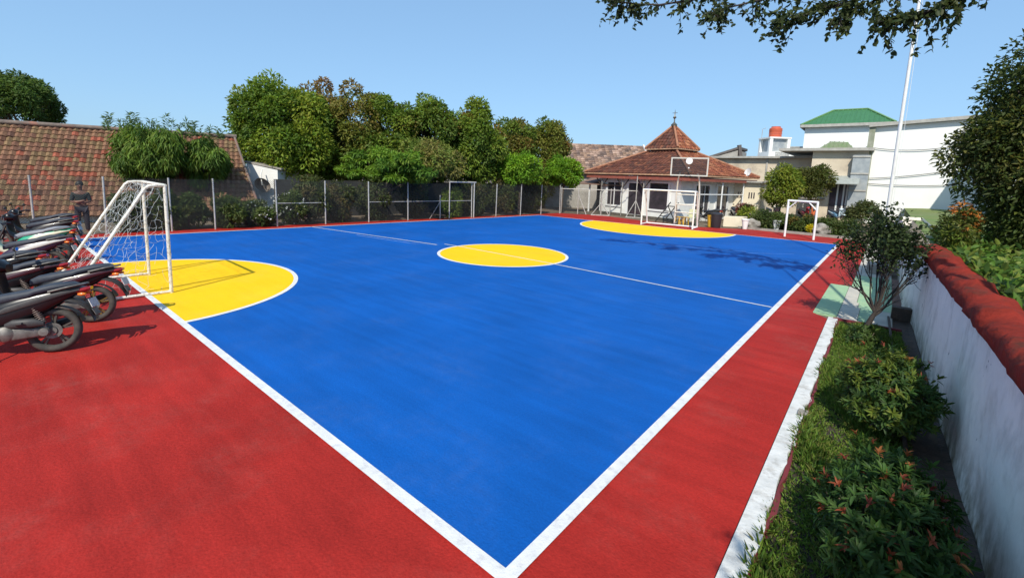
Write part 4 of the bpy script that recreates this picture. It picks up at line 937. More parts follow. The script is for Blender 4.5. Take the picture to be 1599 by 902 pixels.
    for s_ in (-1, 1):
        b = MB(); b.tube([(.96, s_*.22, 1.0), (.97, s_*.28, 1.13)], .008, 6); b.loft([(.965, s_*.30, 1.16, .02, .015), (.975, s_*.30, 1.16, .06, .04), (.995, s_*.30, 1.16, .05, .03)], 12); mi = b.build('mirror', BLKS, t)
        b = MB(); b.loft([(.962, s_*.30, 1.16, .045, .028), (.9635, s_*.30, 1.16, .05, .032)], 12); b.build('mirror_glass', CHROME, mi)
        b = MB(); b.tube([(1.26, s_*.075, Rw), (1.08, s_*.075, .72)], .022, 8); b.build('fork', BLKS, t)
    b = MB(); vs = []
    for k in range(10):
        a_ = R(20+k*15); x, z = 1.26+(Rw+.03)*math.cos(a_), Rw+(Rw+.03)*math.sin(a_)
        for y, e in ((-.06, -.03), (-.04, 0), (.04, 0), (.06, -.03)): vs.append((x-e*-math.cos(a_), y, z+e))
    b.add(vs, [(4*i+k, 4*i+k+1, 4*i+5+k, 4*i+4+k) for i in range(9) for k in range(3)], True); b.build('front_fender', sh, t)
    b = MB(); b.tube([(.5, -.05, .34), (.5, .22, .30)], .018, 8); b.tube([(.36, -.02, .36), (.28, .2, .42), (.22, .22, .43)], .016, 8); b.build('footpeg', BLKS, t)
    b = MB(); b.tube([(.55, .1, .25), (.5, .2, .02), (.46, .22, .0)], .012, 6); b.build('side_stand', BLKS, t)
    return t
def place(t, p, head, label, lean=7, group='parked motorbikes'):
    a_ = math.atan2(head[1], head[0]); t.location = (p[0], p[1], 0); t.rotation_euler = (R(-lean), 0, a_)
    t['label'] = label; t['group'] = group
    return t
# side stands lean the machines to their left
proto = bikelocal(BLKM, BLKS, SEATM, mat('dark_rim_metal', (.07, .065, .06), .5, (.12, .1, .08), 10, metal=.5))
place(proto, (-6.62, -1.37), (-.42, -.9), 'nearest black motorbike with dark wheels at the left edge', -7)
gold = bikelocal(BLKM, mat('burgundy_panel', (.05, .010, .015), .3, coat=.3), SEATM, GOLD); place(gold, (-7.78, -.83), (-.42, -.9), 'black motorbike with gold wheels beside the nearest goal corner', -6)
white = bikelocal(mat('dark_violet_gloss', (.035, .02, .045), .3, coat=.3), mat('silver_panel', (.6, .6, .55), .35), SEATM, GOLD, mat('silver_panel', (.6, .6, .55))); place(white, (-12.0, -.92), (-.40, -.9), 'dark motorbike with long silver side panels in the left row', -6)
green = bikelocal(mat('green_gloss', (.01, .30, .17), .25, coat=.4), mat('cream_gloss', (.7, .68, .5), .3), mat('grey_vinyl', (.20, .21, .24), .5, (.16, .17, .19), 12), mat('dark_rim_metal', (.07, .065, .06)), mat('cream_gloss', (.7, .68, .5)))
place(green, (-13.7, -.66), (-.36, -.9), 'motorbike with bright green side, grey seat and cream shield', -6)
c_ = copy_tree(proto); place(c_, (-9.9, -1.5), (-.45, -.9), 'black motorbike parked just before the silver panelled one', -7)
c_ = copy_tree(gold); place(c_, (-8.75, -1.35), (-.45, -.9), 'black motorbike with gold wheels standing third from the camera', -7)
c_ = copy_tree(proto); place(c_, (-15.9, -.35), (-.45, -.9), 'black motorbike behind the green one, mirrors up', -6)
c_ = copy_tree(gold); place(c_, (-17.3, -.2), (-.5, -.9), 'farthest black motorbike in the left row, nearest the fence', -6)
# machines in the garden beyond the far edge
def garden_bike(src, px, py, dy, head, label):
    c_ = copy_tree(src); p = G(px, py)+[0, dy, 0]; place(c_, p, head, label, -5, 'motorbikes beyond the far edge')
garden_bike(proto, 1100, 352, 2.0, (-.9, .2), 'black motorbike beside the yellow bin at the far side')
redb = bikelocal(mat('red_gloss', (.42, .03, .03), .3, coat=.3), BLKS, BLKS, mat('dark_rim_metal', (.07, .065, .06)))
pinkb = bikelocal(mat('pale_pink_gloss', (.6, .33, .33), .35), BLKS, SEATM, ALU, mat('pale_pink_gloss', (.6, .33, .33)))
orb = bikelocal(mat('orange_gloss', (.55, .13, .05), .3), BLKS, BLKS, ALU); blueb = bikelocal(mat('steel_blue_gloss', (.12, .25, .38), .35), mat('pale_blue', (.5, .6, .65), .4), SEATM, ALU, mat('pale_blue', (.5, .6, .65)))
silverb = bikelocal(mat('grey_gloss', (.25, .24, .25), .3), mat('silver_panel', (.6, .6, .55)), SEATM, ALU, mat('silver_panel', (.6, .6, .55)))
for src, px, py, dy, head, lab in ((silverb, 1138, 345, 1.2, (.5, -.85), 'silver fronted motorbike before the cream slotted wall'), (pinkb, 1206, 345, 1.3, (.25, -.95), 'pale pink motorbike among the garden bushes'), (redb, 1246, 345, 1.6, (.5, -.85), 'red motorbike behind the small white pipe frame'), (orb, 1268, 345, 1.9, (-.2, -.95), 'orange motorbike beside the red one under the shelter'), (blueb, 1293, 346, 1.2, (.7, -.7), 'pale blue motorbike right of the small pipe frame')):
    src.name = 'motorbike'; p = G(px, py)+[0, dy, 0]; place(src, p, head, lab, -5, 'motorbikes beyond the far edge')
c_ = copy_tree(silverb); p = G(1180, 344)+[0, 2.8, 0]; place(c_, p, (.8, -.6), 'grey motorbike between the pink and the silver fronted ones', -5, 'motorbikes beyond the far edge')
# open shelter over the far machines
s0, s1 = G(1240, 345)+[0, 2.2, 0], G(1318, 346)+[0, 2.0, 0]; u = nrm(s1-s0); L_ = np.linalg.norm(s1-s0)
t = thing('parking_shelter', 'low flat grey shelter roof over the red and orange motorbikes', 'shelter', tuple(s0))
zr = ZAT(s0[0], s0[1], 310)
b = MB(); b.prism([s0-[0, .6, 0], s1-[0, .6, 0], s1+[0, 2.2, 0], s0+[0, 2.2, 0]], (0, 0, .1)); o = b.build('roof', CONC); o.location = (0, 0, zr); local(t, o); 
for k in (.05, .95): b = MB(); b.tube([s0+u*L_*k, s0+u*L_*k+[0, 0, zr]], .05, 8); local(t, b.build('post', STEEL))

# ------------------------------------------------------------------ a person behind the motorbikes
SKIN = mat('brown_skin', (.22, .11, .07), .55, (.19, .09, .06), 8)
def person(p, rz):
    t = thing('person', 'person in a dark green shirt standing with folded arms behind the motorbikes', 'person', tuple(p), rz)
    Vt = [(0,0,.92),(0,0,1.08),(0,0,1.26),(0,0,1.40),(0,.0,1.48),(0,.01,1.56),(0,.015,1.66),(0,.01,1.73),
          (.09,0,.88),(.11,.01,.48),(.12,-.01,.08),(.13,.12,.04), (-.09,0,.88),(-.11,.01,.48),(-.12,-.01,.08),(-.13,.12,.04),
          (.17,0,1.38),(.23,.02,1.12),(.06,.20,1.13),(-.06,.22,1.16),(-.11,.2,1.17), (-.17,0,1.38),(-.23,.02,1.12),(-.06,.17,1.10),(.08,.18,1.10),(.13,.17,1.11)]
    Ed = [(0,1),(1,2),(2,3),(3,4),(4,5),(5,6),(6,7),(0,8),(8,9),(9,10),(10,11),(0,12),(12,13),(13,14),(14,15),(3,16),(16,17),(17,18),(18,19),(19,20),(3,21),(21,22),(22,23),(23,24),(24,25)]
    rad = [(.14,.10),(.125,.09),(.14,.10),(.13,.085),(.055,.055),(.07,.075),(.085,.10),(.055,.065),(.085,.085),(.058,.06),(.042,.045),(.04,.03),(.085,.085),(.058,.06),(.042,.045),(.04,.03),
           (.06,.06),(.045,.045),(.036,.036),(.034,.025),(.02,.015),(.06,.06),(.045,.045),(.036,.036),(.034,.025),(.02,.015)]
    def skinned(name, V0, E0, r0, mt):
        me = bpy.data.meshes.new(name); me.from_pydata(V0, E0, []); me.materials.append(mt); o = bpy.data.objects.new(name, me); col.objects.link(o); o.parent = t
        md = o.modifiers.new('skin', 'SKIN'); md.use_smooth_shade = True
        sv_ = me.skin_vertices[0].data if me.skin_vertices else None
        if sv_ is None:
            bm_ = bmesh.new(); bm_.from_mesh(me); bm_.verts.layers.skin.verify(); bm_.to_mesh(me); bm_.free(); sv_ = me.skin_vertices[0].data
        for k, r_ in enumerate(r0): sv_[k].radius = r_; sv_[k].use_root = (k == 0)
        o.modifiers.new('sub', 'SUBSURF').levels = 2; o.modifiers['sub'].render_levels = 2
        return o
    skinned('body', Vt, Ed, rad, SKIN)
    g = lambda idx, add: ([Vt[i] for i in idx], [(rad[i][0]+add, rad[i][1]+add) for i in idx])
    sv1, sr1 = g([1, 2, 3, 16, 17, 21, 22], .018); sv1[0] = (0, 0, 1.0)
    skinned('shirt', sv1, [(0, 1), (1, 2), (2, 3), (3, 4), (2, 5), (5, 6)], sr1, mat('dark_green_shirt', (.03, .04, .035), .85, (.022, .03, .03), 6))
    sv2, sr2 = g([0, 8, 9, 10, 12, 13, 14], .018)
    sv2[3] = (.12, -.01, .14); sv2[6] = (-.12, -.01, .14)
    skinned('trousers', sv2, [(0, 1), (1, 2), (2, 3), (0, 4), (4, 5), (5, 6)], sr2, mat('dark_trousers', (.025, .025, .035), .85))
    b = MB(); b.lathe([(.0, .11), (.05, .10), (.09, .06), (.105, .0), (.1, -.04)], (0, -.015, 1.70), (0, -.15, 1), 16); b.build('hair', mat('black_hair', (.012, .011, .01), .6), t)
    b = MB(); b.loft([(-.012, .115, 1.645, .018, .02), (.012, .115, 1.645, .018, .02)], 8); b.build('nose', SKIN, t)
    b = MB(); 
    for s_ in (-1, 1): b.lathe([(0, .004), (.010, .002), (.013, 0)], (s_*.035, .098, 1.672), (0, 1, 0), 8)
    b.box((0, .104, 1.605), (.05, .01, .012)); b.build('eyes_and_mouth', mat('dark_feature', (.03, .015, .012), .5), t)
    return t
pp = G(131, 366.5); person(pp, math.atan2(CAM[1]-pp[1], CAM[0]-pp[0])-math.pi/2)

# ------------------------------------------------------------------ trees behind the fence
GT = ((.10, .175, .022), (.13, .21, .026), (.075, .135, .02), (.155, .225, .03))
BR = ((.20, .145, .032), (.235, .14, .036), (.17, .15, .03))
def px_tree(label, cx, top, bot, hw, depth, r0, pal=GT, tips=BR, tip_p=.06, group='broad trees behind the fence', n=70, per=320, name='broad_tree', **kw):
    c = D(cx, (top+bot)/2, depth); rz = (bot-top)/2*depth/FPX*1.0; rx = hw*depth/FPX*1.18
    base = np.array([c[0], c[1], -.1])
    kw.setdefault('down', -.85); kw.setdefault('lobe', (.20, .33)); kw.setdefault('L', .24); kw.setdefault('W', .11)
    return tree(name, label, 'tree', base, c, (rx, rx*.9, rz), r0, group, n_lobe=n, per=per, pal=pal, tips=tips, tip_p=tip_p, **kw)
px_tree('big rounded green tree at the left end of the tree row', 448, 121, 298, 74, 26.5, .2, n=120, per=380, lobe=(.19, .32), tip_p=.0, pal=((.105, .19, .02), (.145, .225, .024), (.075, .145, .018), (.175, .24, .028)))
px_tree('narrow reddish topped tree between the big round one and the brown crown', 503, 119, 300, 34, 29, .16, tip_p=.30, n=70)
px_tree('tree with a brownish domed crown, second tallest in the row', 555, 123, 310, 44, 28, .18, pal=((.13, .165, .03), (.15, .17, .035), (.09, .14, .025)), tip_p=.16, n=70)
px_tree('mid green tree with a brown tip behind the layered bush', 610, 142, 312, 42, 28, .16, tip_p=.12, n=70)
px_tree('green tree with a pointed light top behind the layered bush', 674, 149, 312, 47, 28.5, .17, tip_p=.02, n=70)
px_tree('green tree whose crown top is rust red', 742, 157, 316, 40, 29.5, .16, tip_p=.13, n=80)
px_tree('dark green domed tree right of the rust topped one', 800, 167, 318, 36, 34, .16, pal=((.09, .15, .02), (.11, .175, .025), (.15, .155, .035)), tip_p=.08, n=70)
px_tree('last brownish green tree at the right end of the row', 852, 183, 318, 34, 36, .16, pal=((.10, .15, .022), (.13, .155, .03), (.15, .18, .035)), tip_p=.1, n=70)
# layered bush and two bright small trees just behind the fence
c = D(598, 262, 24.5); rx = 120*24.5/FPX
tree('layered_bush', 'wide bush of flat layered green sprays hanging over the fence', 'bush', (c[0], c[1], 0), c, (rx, 1.4, 1.1), .12, None, n_lobe=70, per=330, lobe=(.14, .24), flat=.22, L=.26, W=.08, pal=((.10, .21, .022), (.13, .25, .03), (.07, .16, .02)), droop=.5, shell=.3, down=-.8, up=1.0)
c = D(660, 250, 26.5); tree('pale_bush', 'paler green bush growing above the layered bush', 'bush', (c[0], c[1], 0), c, (3.3, 1.3, .9), .1, None, n_lobe=30, per=350, pal=((.11, .18, .035), (.15, .21, .045), (.18, .19, .055)), L=.22, W=.08)
for cx, cyp, hw, lab, dp in ((812, 266, 38, 'bright green round small tree, left one of the pair', 29.6), (880, 269, 30, 'bright green small tree next to the prayer house, right one of the pair', 33)):
    c = D(cx, cyp, dp); rx = hw*dp/FPX
    tree('small_tree', lab, 'tree', (c[0], c[1], 0), c, (rx, rx*.8, 27*dp/FPX), .07, 'bright small trees by the fence', n_lobe=48, per=200, L=.2, W=.09, pal=((.13, .28, .02), (.17, .33, .024), (.10, .23, .018)), lobe=(.2, .36), down=-.8)
# drooping long-leaved trees before the tiled roof
for cx, cyp, hw, hh, dp, lab, n_ in ((235, 238, 72, 46, 20.0, 'long leaved tree drooping before the tiled roof, left and fuller', 48), (320, 248, 46, 40, 20.8, 'long leaved tree drooping before the tiled roof, right and smaller', 32)):
    c = D(cx, cyp, dp); rx = hw*dp/FPX
    t = tree('mango_tree', lab, 'tree', (c[0], c[1], 0), c, (rx, rx*.7, hh*dp/FPX), .08, 'long leaved trees', n_lobe=n_, per=230, L=.34, W=.055, pal=((.09, .17, .025), (.12, .21, .035), (.07, .14, .022)), droop=1.3, lobe=(.2, .32), shell=.3, down=-.9, out=.5)
    for k in range(int(hw/4.2)):                  # young feathery shoots on top
        s_ = c+np.array([0, 0, hh*dp/FPX*.7])+(np.array([CR[0], CR[1], 0])*rng.uniform(-.95, .95)*rx)+rng.normal(0, .1, 3); hl = rng.uniform(.35, .8)
        m_ = 34; f = rng.uniform(0, 1, (m_, 1)); P = s_+np.array([[rng.normal(0, .1), 0, hl]])*f
        Dv = unit(m_)*[1, 1, .3]+[0, 0, .4]; C = np.array((.11, .18, .05))*rng.uniform(.7, 1.3, (m_, 1))
        local(t, fast_mesh('young_shoot', *leaf_set(P, Dv, unit(m_)+[0, 0, .6], .26*rng.uniform(.6, 1.1, m_), .04, C), LEAF))
# dark tree behind the house
c = D(20, 165, 36); tree('dark_tree', 'dark spreading tree rising behind the tiled house at the far left', 'tree', (c[0], c[1], 0), c, (76*36/FPX, 3, 54*36/FPX), .25, None, n_lobe=70, per=380, L=.3, W=.12, pal=((.055, .11, .022), (.075, .14, .03), (.045, .085, .02)), lobe=(.16, .28))
# dark understorey and flowering shrubs along the fence
SH = ((.05, .085, .02), (.07, .11, .026), (.04, .07, .018), (.085, .12, .035))
i = 0
shrub_px = [(205, 28, 300), (262, 30, 300), (300, 32, 305), (362, 40, 308), (410, 36, 315), (462, 34, 300)]
labs = ['leafy shrub behind the goal net at the fence', 'shrub with yellowish leaves beside the right goal post', 'dark shrub behind the fence under the left long leaved tree', 'dense shrub behind the fence below the tiled roof edge', 'white flowered shrub before the white shed', 'white flowered tall shrub right of the white shed']
for (cx, hw, tp), lab in zip(shrub_px, labs):
    p = fx(cx)+fn*np.sign(fn@(F0-CAM))*.75; zt = ZAT(p[0], p[1], tp); rx = hw*20/FPX
    t = tree('shrub', lab, 'shrub', (p[0], p[1], 0), (p[0], p[1], zt*.5), (rx, .55, zt*.55), .03, 'shrubs along the fence', 4, n_lobe=28, per=190, L=.15, W=.06, pal=SH, lobe=(.22, .4), down=-1)
    if 'white' in lab:
        m_ = 60; u_ = unit(m_); P = np.array([p[0], p[1], zt*.5])+u_*[rx, .6, zt*.5]*1.02
        local(t, fast_mesh('flowers', *leaf_set(P, unit(m_), unit(m_), .09, .08, np.tile((.7, .7, .62), (m_, 1))), LEAF))
for k, (cx, lab) in enumerate(((500, 'dense dark undergrowth right of the white flowered shrubs'), (545, 'dark low undergrowth behind the fence below the layered bush'), (600, 'undergrowth with dry yellow stalks behind the fence middle'), (660, 'dark undergrowth left of the gate frame'), (715, 'leafy sapling inside the gate frame'), (757, 'dark undergrowth right of the gate frame'), (800, 'undergrowth below the left bright small tree'), (845, 'undergrowth below the right bright small tree'))):
    p = fx(cx)+fn*np.sign(fn@(F0-CAM))*(1.2 if k != 4 else .7); rx = 44*24/FPX
    tree('undergrowth', lab, 'shrub', (p[0], p[1], 0), (p[0], p[1], 1.05 if k != 4 else .8), (rx if k != 4 else .6, .6, 1.15 if k != 4 else .95), .03, 'undergrowth behind the fence', 4, n_lobe=30, per=170, L=.17, W=.065, pal=((.045, .065, .018), (.06, .085, .024), (.09, .085, .03)) if k != 4 else GT, lobe=(.25, .4), down=-1)
# a wall closes the view, its near-black colour standing in for tree shade
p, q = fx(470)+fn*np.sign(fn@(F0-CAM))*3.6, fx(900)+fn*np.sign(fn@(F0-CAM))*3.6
t = thing('boundary_wall', 'boundary wall coloured as dark as the shade under the tree row', 'wall', tuple(p))
b = MB(); b.prism([p, q, q+[0, 0, 1.9], p+[0, 0, 1.9]], fn*.15); local(t, b.build('wall', mat('shade_dark_wall', (.04, .04, .037), .9, (.022, .023, .022), 1.5, c3=(.055, .055, .05), s3=.6)))

# ------------------------------------------------------------------ garden beyond the far edge
def gbush(name, lab, px, pyb, w_, h, pal, dy=1.0, L=.14, W=.06, tips=None, tip_p=0, n=26, per=170, trunk=.03, zc=.5, cat='shrub', **kw):
    p = G(px, pyb)+[0, dy, 0]; p[2] = 0
    return tree(name, lab, cat, tuple(p), (p[0], p[1], h*zc), (w_/2, w_/2*.8, h*(1-zc)*1.02), trunk, None, 4, n_lobe=n, per=per, L=L, W=W, pal=pal, tips=tips, tip_p=tip_p, down=-1 if zc <= .55 else -.6, **kw)
gbush('garden_tree', 'yellow green small tree left in the far garden', 1205, 352, 2.3, 3.9, ((.13, .19, .02), (.17, .22, .03), (.09, .15, .02)), 2.2, zc=.58, n=44, per=200, trunk=.06, cat='tree', L=.2, W=.09)
gbush('garden_tree', 'olive brown small tree right of the yellow green one', 1254, 354, 2.5, 3.9, ((.08, .11, .025), (.11, .12, .03), (.07, .09, .02)), 2.6, zc=.68, n=40, per=190, trunk=.06, cat='tree', L=.18, W=.08)
gbush('shrub', 'dark round shrub left of the pipe frame', 1192, 358, 2.2, 1.0, SH, .8)
gbush('shrub', 'low dark shrub at the foot of the yellow green tree', 1222, 360, 1.5, .8, SH, 1.2)
gbush('shrub', 'rounded shrub with orange new leaves inside the pipe frame', 1252, 364, 1.9, .85, SH, .8, tips=((.25, .12, .03), (.2, .14, .03)), tip_p=.3)
gbush('shrub', 'tiny yellow leaved plant at the right pipe frame post', 1267, 366.5, .6, .5, ((.45, .42, .02), (.35, .36, .03)), .35, n=12, per=60)
gbush('shrub', 'broad dark hedge shrub right of the pipe frame', 1303, 370, 2.4, .8, SH, 1.0, n=36)
gbush('shrub', 'taller loose shrub behind the broad dark hedge shrub', 1340, 368, 2.0, 1.7, ((.06, .085, .03), (.08, .10, .03)), 2.2, n=30, zc=.6)
gbush('shrub', 'red leaved plant before the cream slotted wall', 1150, 352, 1.0, 1.35, ((.18, .05, .045), (.07, .06, .03), (.05, .08, .025)), 1.6, zc=.6, n=18, per=90)
gbush('shrub', 'bright lime fern like plant beside the red leaved plant', 1160, 354, 1.3, 1.05, ((.20, .27, .04), (.16, .22, .03)), 1.2, L=.35, W=.06, n=18, per=50)
# two grey garden stones
for px, py, s_, lab in ((1282, 369.5, .45, 'grey angular stone right of the pipe frame'), (1170, 358, .4, 'brown grey stone beside the white flower pot')):
    bm_ = bmesh.new(); bmesh.ops.create_icosphere(bm_, subdivisions=3, radius=s_)
    for v in bm_.verts: v.co *= 1+.18*math.sin(v.co.x*9+v.co.y*5)*math.cos(v.co.z*8)+random.gauss(0, .015); v.co.z *= .75
    me = bpy.data.meshes.new('garden_stone'); bm_.to_mesh(me); bm_.free(); me.materials.append(CONC); o = bpy.data.objects.new('garden_stone', me); col.objects.link(o); p = G(px, py)+[0, .9, 0]; o.location = (p[0], p[1], s_*.6); tag(o, lab, 'stone')

# ------------------------------------------------------------------ planting bed in front of the wall
def rosettes(base_pts, dirs, nl, L, W, colf, hi=True, spread=.9):
    sets = []
    for P0_, d in zip(base_pts, dirs):
        n_ = rng.integers(*nl); d = nrm(d); u_ = unit(n_); Dv = d*.75+u_*spread; f = rng.uniform(0, 1, (n_, 1))
        P = P0_-d*f*L*.6
        C = colf()*rng.uniform(.75, 1.25, (n_, 1))*(1+rng.normal(0, .05, (n_, 3)))
        sets.append(leaf_set(P, Dv, np.tile(d, (n_, 1))+u_*.2, L*rng.uniform(.65, 1.15, n_), W*rng.uniform(.8, 1.2, n_), np.clip(C, .004, .9), hi, .22, .22))
    return sets
def bed_bush(label, c, rad, n, greens, reds, redp, L=.085, W=.02):
    c = np.asarray(c, float); rad = np.asarray(rad, float)
    t = thing('croton_bush', label, 'bush', (c[0], c[1], 0), 0, 'leafy bushes in the planting bed')
    d = unit(n*2); d = d[d[:, 2] > -.45][:n]; rr = rng.uniform(.5, 1.05, (len(d), 1))**.6
    bump_ = 1+.16*np.sin(d[:, :1]*5+1)*np.cos(d[:, 1:2]*6)+.10*np.sin(d[:, 2:]*9+d[:, :1]*7)
    P = c+d*rad*rr*bump_; P[:, 2] = np.maximum(P[:, 2], .05)
    def cf():
        if rng.random() < redp: return np.array(reds[rng.integers(len(reds))])
        return np.array(greens[rng.integers(len(greens))])
    kr = np.where((d[:, 2] > 0) & (rng.random(len(d)) < redp*2.2))[0]; pr = P[kr]+d[kr]*.04+[0, 0, .02]
    cr = lambda: np.array(reds[rng.integers(len(reds))])
    redp = 0
    local(t, fast_mesh('foliage', *join_leaves(rosettes(P, d+[0, 0, .5], (9, 15), L, W, cf)+rosettes(pr, d[kr]+[0, 0, 1.0], (6, 10), L*.62, W*.75, cr, spread=.7)), LEAF))
    b = MB()
    for k in range(26):
        e = P[rng.integers(len(P))]; s_ = np.array([c[0], c[1], 0])+rng.normal(0, .06, 3)*[1, 1, 0]; b.tube([s_, s_+(e-s_)*.5+rng.normal(0, .03, 3), e], [.014, .009, .004], 5)
    local(t, b.build('stems', BARK))
GR1 = ((.045, .095, .02), (.06, .12, .022), (.03, .07, .016)); RD1 = ((.30, .075, .03), (.24, .055, .03), (.32, .12, .035))
bed_bush('large dark green bush with scattered red new leaves nearest the camera', (1.80, 1.72, .34), (.35, .74, .37), 640, GR1, RD1, .03)
bed_bush('yellow green bush with orange leaf tips in the middle of the bed', (1.80, 4.0, .40), (.40, .62, .42), 560, ((.09, .14, .022), (.13, .17, .025), (.05, .10, .02), (.04, .08, .02)), RD1, .04)
bed_bush('small low dark bush at the far end of the bed', (1.5, 7.2, .12), (.22, .4, .16), 60, ((.04, .08, .02), (.06, .10, .02)), RD1, 0, .1, .03)
# ground cover grass
n_ = 42000; x = rng.uniform(1.13, 2.02, n_); y = rng.uniform(-1.6, 8.42, n_)**1.0
dens = np.sin(x*7+y*2.1)*np.cos(y*3.3-x*4)+rng.normal(0, .5, n_); k = dens > -.75; x, y = x[k], y[k]; n_ = len(x)
Pg = np.c_[x, y, np.full(n_, -.005)]; C = np.array([(.11, .19, .025), (.15, .23, .03), (.08, .15, .02), (.17, .19, .045)])[rng.integers(0, 4, n_)]*rng.uniform(.7, 1.25, (n_, 1))
tall = .055+.03*np.sin(x*9+y*3)
go = fast_mesh('grass', *leaf_set(Pg, unit(n_)*[.9, .9, .25]+[0, 0, .75], unit(n_), np.maximum(tall*rng.uniform(.7, 1.6, n_), .03), .013, C, False, .3, .2), LEAF)
tag(go, 'short creeping grass covering the planting bed', 'grass', kind='stuff')
# flat stone marker on the grass edge
b = MB(); p = G(1253, 650); b.box((p[0], p[1], .05), (.09, .12, .025)); tag(b.build('stone_slab', CONC, None, .004), 'small grey flat stone on the bed edge beside the white kerb', 'stone')

# small tree at the end of the bed
tb = np.array([1.52, 8.2, 0]); t = thing('young_tree', 'small dark twiggy tree standing at the far end of the planting bed', 'tree', tuple(tb))
DT = mat('dark_twig', (.05, .038, .032), .85, (.03, .024, .02), 12, bump=.4)
b = MB(); ends = []; 
def branch(p, d, L, r, lev):
    d = nrm(d); mid = p+d*L*.5+rng.normal(0, .03*L, 3); e = p+d*L+rng.normal(0, .04*L, 3)+np.array([0, 0, .02])
    b.tube([p, mid, e], [r, r*.85, r*.66], 7 if lev < 2 else 5)
    if lev >= 2: ends.append((mid, d))
    if lev >= 4: ends.append((e, d)); return
    for k in range(3 if lev < 3 else 2+(random.random() < .5)):
        nd = d+rng.normal(0, .40, 3)*[.85, .85, 1]+np.array([0, 0, .12]); branch(p+(e-p)*rng.uniform(.6, 1), nd, L*rng.uniform(.62, .85), r*.58, lev+1)
zt = ZAT(tb[0], tb[1], 312); NAR = .47
branch(tb, (.16, .05, 1), .5, .05, 0); 
fk = tb+np.array([.05, .02, .40])
for d in ((-.5, -.1, 1), (.75, .1, .8), (-.15, .4, 1.0), (.25, -.3, 1.1), (-.85, .1, .75), (.1, .0, 1.3), (-1.0, -.1, .75), (.95, .1, .8), (.0, .1, 1.2), (.3, .2, 1.2)): branch(fk, d, rng.uniform(.66, .84), .03, 1)
zs = (zt-.12)/max(v[2] for v in b.v)
def narrow(v):
    f = NAR if v[2] > .5 else 1-(1-NAR)*max(0, v[2]-.25)/.25
    return (tb[0]+.13+(v[0]-tb[0]-.10)*f if v[2] > .3 else v[0]+.1*v[2], tb[1]+(v[1]-tb[1])*f, v[2]*zs)
b.v = [narrow(v) for v in b.v]; ends = [(np.array(narrow(e)), d) for e, d in ends]
local(t, b.build('trunk', DT))
E_ = np.array([e for e, d in ends]); Dd = np.array([d for e, d in ends]); keep = E_[:, 2] > .78; E_, Dd = E_[keep], Dd[keep]
idx = rng.integers(0, len(E_), 9000); P = E_[idx]+rng.normal(0, .075, (9000, 3)); hz = np.clip((P[:, 2]-1.0)/.8, 0, 1); k = rng.random(9000) < hz; P = P[k]; idx = idx[k]; m_ = len(P)
C = np.array([(.03, .05, .018), (.045, .07, .02), (.06, .085, .025), (.025, .04, .015)])[rng.integers(0, 4, m_)]*rng.uniform(.7, 1.3, (m_, 1))
local(t, fast_mesh('leaves', *leaf_set(P, Dd[idx]*.5+unit(m_), unit(m_)+[0, 0, .6], .075*rng.uniform(.6, 1.2, m_), .042, C, False, .15, .15), LEAF))
print('young tree top', E_[:, 2].max(), 'wanted', zt, 'leaves', m_)

# ------------------------------------------------------------------ behind the wall: big tree, ground cover, overhanging tree
c = D(1668, 238, 8.6); 
tree('hedge_tree', 'tall dense dark tree filling the right edge behind the red capped wall', 'tree', (c[0]+.3, c[1], 1.2), c, (134*8.6/FPX, 1.5, 222*8.6/FPX), .12, None, n_lobe=130, per=430, L=.11, W=.05, pal=((.05, .08, .018), (.07, .10, .02), (.04, .065, .016), (.10, .12, .03)), lobe=(.2, .34), down=-.95)
c2 = D(1497, 338, 9.0); tree('orange_tipped_shrub', 'shrub with orange new leaves left of the tall dense tree', 'shrub', (c2[0], c2[1], 1.2), (c2[0], c2[1], 1.75), (.32, .4, .5), .02, None, 4, n_lobe=22, per=110, L=.1, W=.035, pal=((.09, .13, .02), (.12, .15, .03), (.06, .09, .02)), tips=((.5, .2, .04), (.45, .3, .05)), tip_p=.2)
n_ = 6500; x = 2.6+2.8*rng.random(n_)**1.3; y = rng.uniform(.5, 15, n_); P = np.c_[x, y, 1.26+rng.uniform(0, .22, n_)+.08*np.sin(x*4+y*2)]
C = np.array([(.08, .16, .02), (.12, .2, .03), (.05, .10, .02), (.18, .22, .04)])[rng.integers(0, 4, n_)]*rng.uniform(.7, 1.3, (n_, 1))
gc = fast_mesh('ground_cover', *leaf_set(P, unit(n_)+[0, 0, .3], unit(n_)+[0, 0, 1], .16*rng.uniform(.5, 1.2, n_), .07, C, True, .2, .2), LEAF); tag(gc, 'leafy green ground cover on the raised ground behind the wall', 'ground cover', kind='stuff')

ob = np.array([4.7, -.4, 1.2]); t = thing('overhanging_tree', 'tree right of the view whose dark leafy branch hangs across the top of the sky', 'tree', tuple(ob))
b = MB(); b.tube([ob-[0, 0, .1], ob+[-.05, .1, 1.4], ob+[-.1, .25, 2.8]], [.13, .11, .09], 9); tips_ = []
def bough(pts, r0, twig, dens, ln=.3):
    pts = [np.asarray(p, float) for p in pts]; k = len(pts); b.tube(pts, [r0*(1-.85*i/(k-1)) for i in range(k)], 6)
    for i in range(k-1):
        for j in range(dens):
            p = pts[i]+(pts[i+1]-pts[i])*rng.random(); d = nrm(pts[i+1]-pts[i])*.6+unit(1)[0]*[.8, .8, .5]+[0, 0, twig]; L_ = ln*rng.uniform(.4, 1.2); e = p+nrm(d)*L_
            b.tube([p, (p+e)/2+rng.normal(0, .02, 3), e], [.008, .006, .003], 4); tips_.append((p, e))
dp_ = 4.6
fork = ob+[-.1, .25, 2.8]
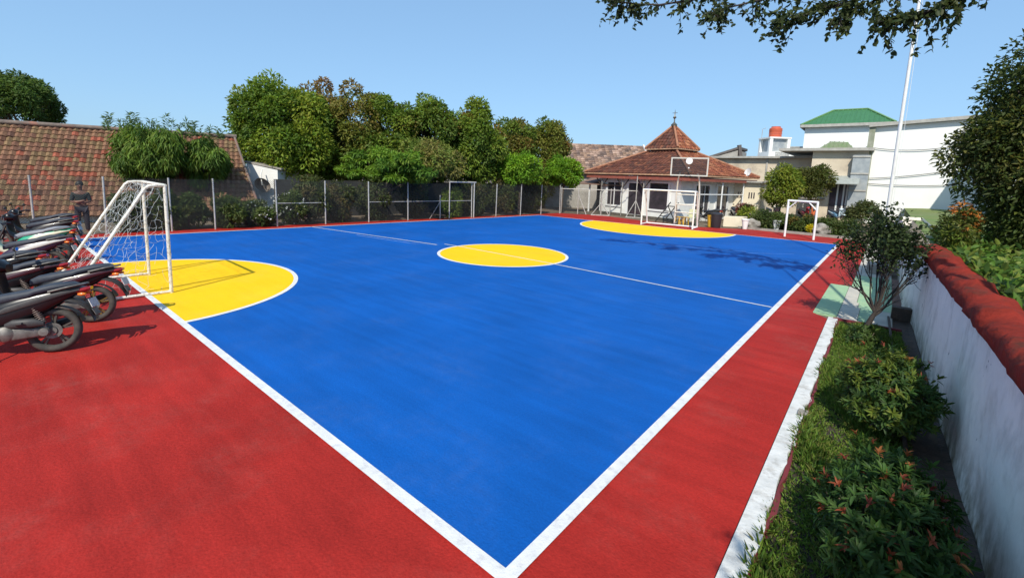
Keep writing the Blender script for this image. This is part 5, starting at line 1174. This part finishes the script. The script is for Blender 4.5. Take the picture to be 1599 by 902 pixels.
lineA = [D(px, py, d*1.8) for px, py, d in ((1560, -70, 4.2), (1510, -12, 4.4), (1470, 12, 4.5), (1420, 26, 4.6), (1375, 34, 4.7))]
lineB = [D(px, py, d*1.8) for px, py, d in ((1560, -90, 4.2), (1420, -30, 4.8), (1340, 0, 5.0), (1285, 14, 5.2), (1240, 24, 5.3), (1225, 28, 5.3))]
lineC = [D(px, py, d*1.8) for px, py, d in ((1420, -60, 4.8), (1250, -26, 5.6), (1120, -6, 6.0), (1030, 8, 6.2), (985, 6, 6.3), (950, 2, 6.4))]
for ln_ in (lineA, lineB, lineC): bough([fork]+ln_[:1], .06, 0, 0); bough(ln_, .045, -.25, 17, .60)
lineD = [D(px, py, d*1.8) for px, py, d in ((1420, -60, 4.8), (1310, -30, 5.2), (1180, 2, 5.7), (1130, 14, 5.8), (1115, 22, 5.8))]; bough(lineD, .04, -.25, 15, .54)
lineE = [D(px, py, d*1.8) for px, py, d in ((1340, 0, 5.0), (1318, 20, 5.0), (1310, 38, 5.0))]; bough(lineE, .02, -.3, 8, .36)
# unseen rest of the crown, its boughs placed to shade the bed
for k in range(30):
    e = np.array([rng.uniform(3.15, 4.8), rng.uniform(-4.6, -1.3), rng.uniform(4.2, 5.4)]); e[0] = max(e[0], 1.9+.25*(e[1]+2)); bough([fork, fork+(e-fork)*.5+rng.normal(0, .12, 3), e], .05, .1, 30, .5)
local(t, b.build('trunk', DT))
S_ = []
for p, e in tips_:
    n_ = rng.integers(11, 19); f = rng.uniform(.15, 1.05, (n_, 1)); P = p+(e-p)*f; d = nrm(e-p)
    C = np.array([(.03, .05, .016), (.045, .065, .018), (.07, .085, .025)])[rng.integers(0, 3, n_)]*rng.uniform(.75, 1.25, (n_, 1))
    S_.append(leaf_set(P, d*.5+unit(n_)*.9+[0, 0, -.25], unit(n_)+[0, 0, .5], (.085 if p[1] < 2.2 else .125)*rng.uniform(.6, 1.2, n_), .038 if p[1] < 2.2 else .068, C, True, .15, .15))
local(t, fast_mesh('leaves', *join_leaves(S_), LEAF))
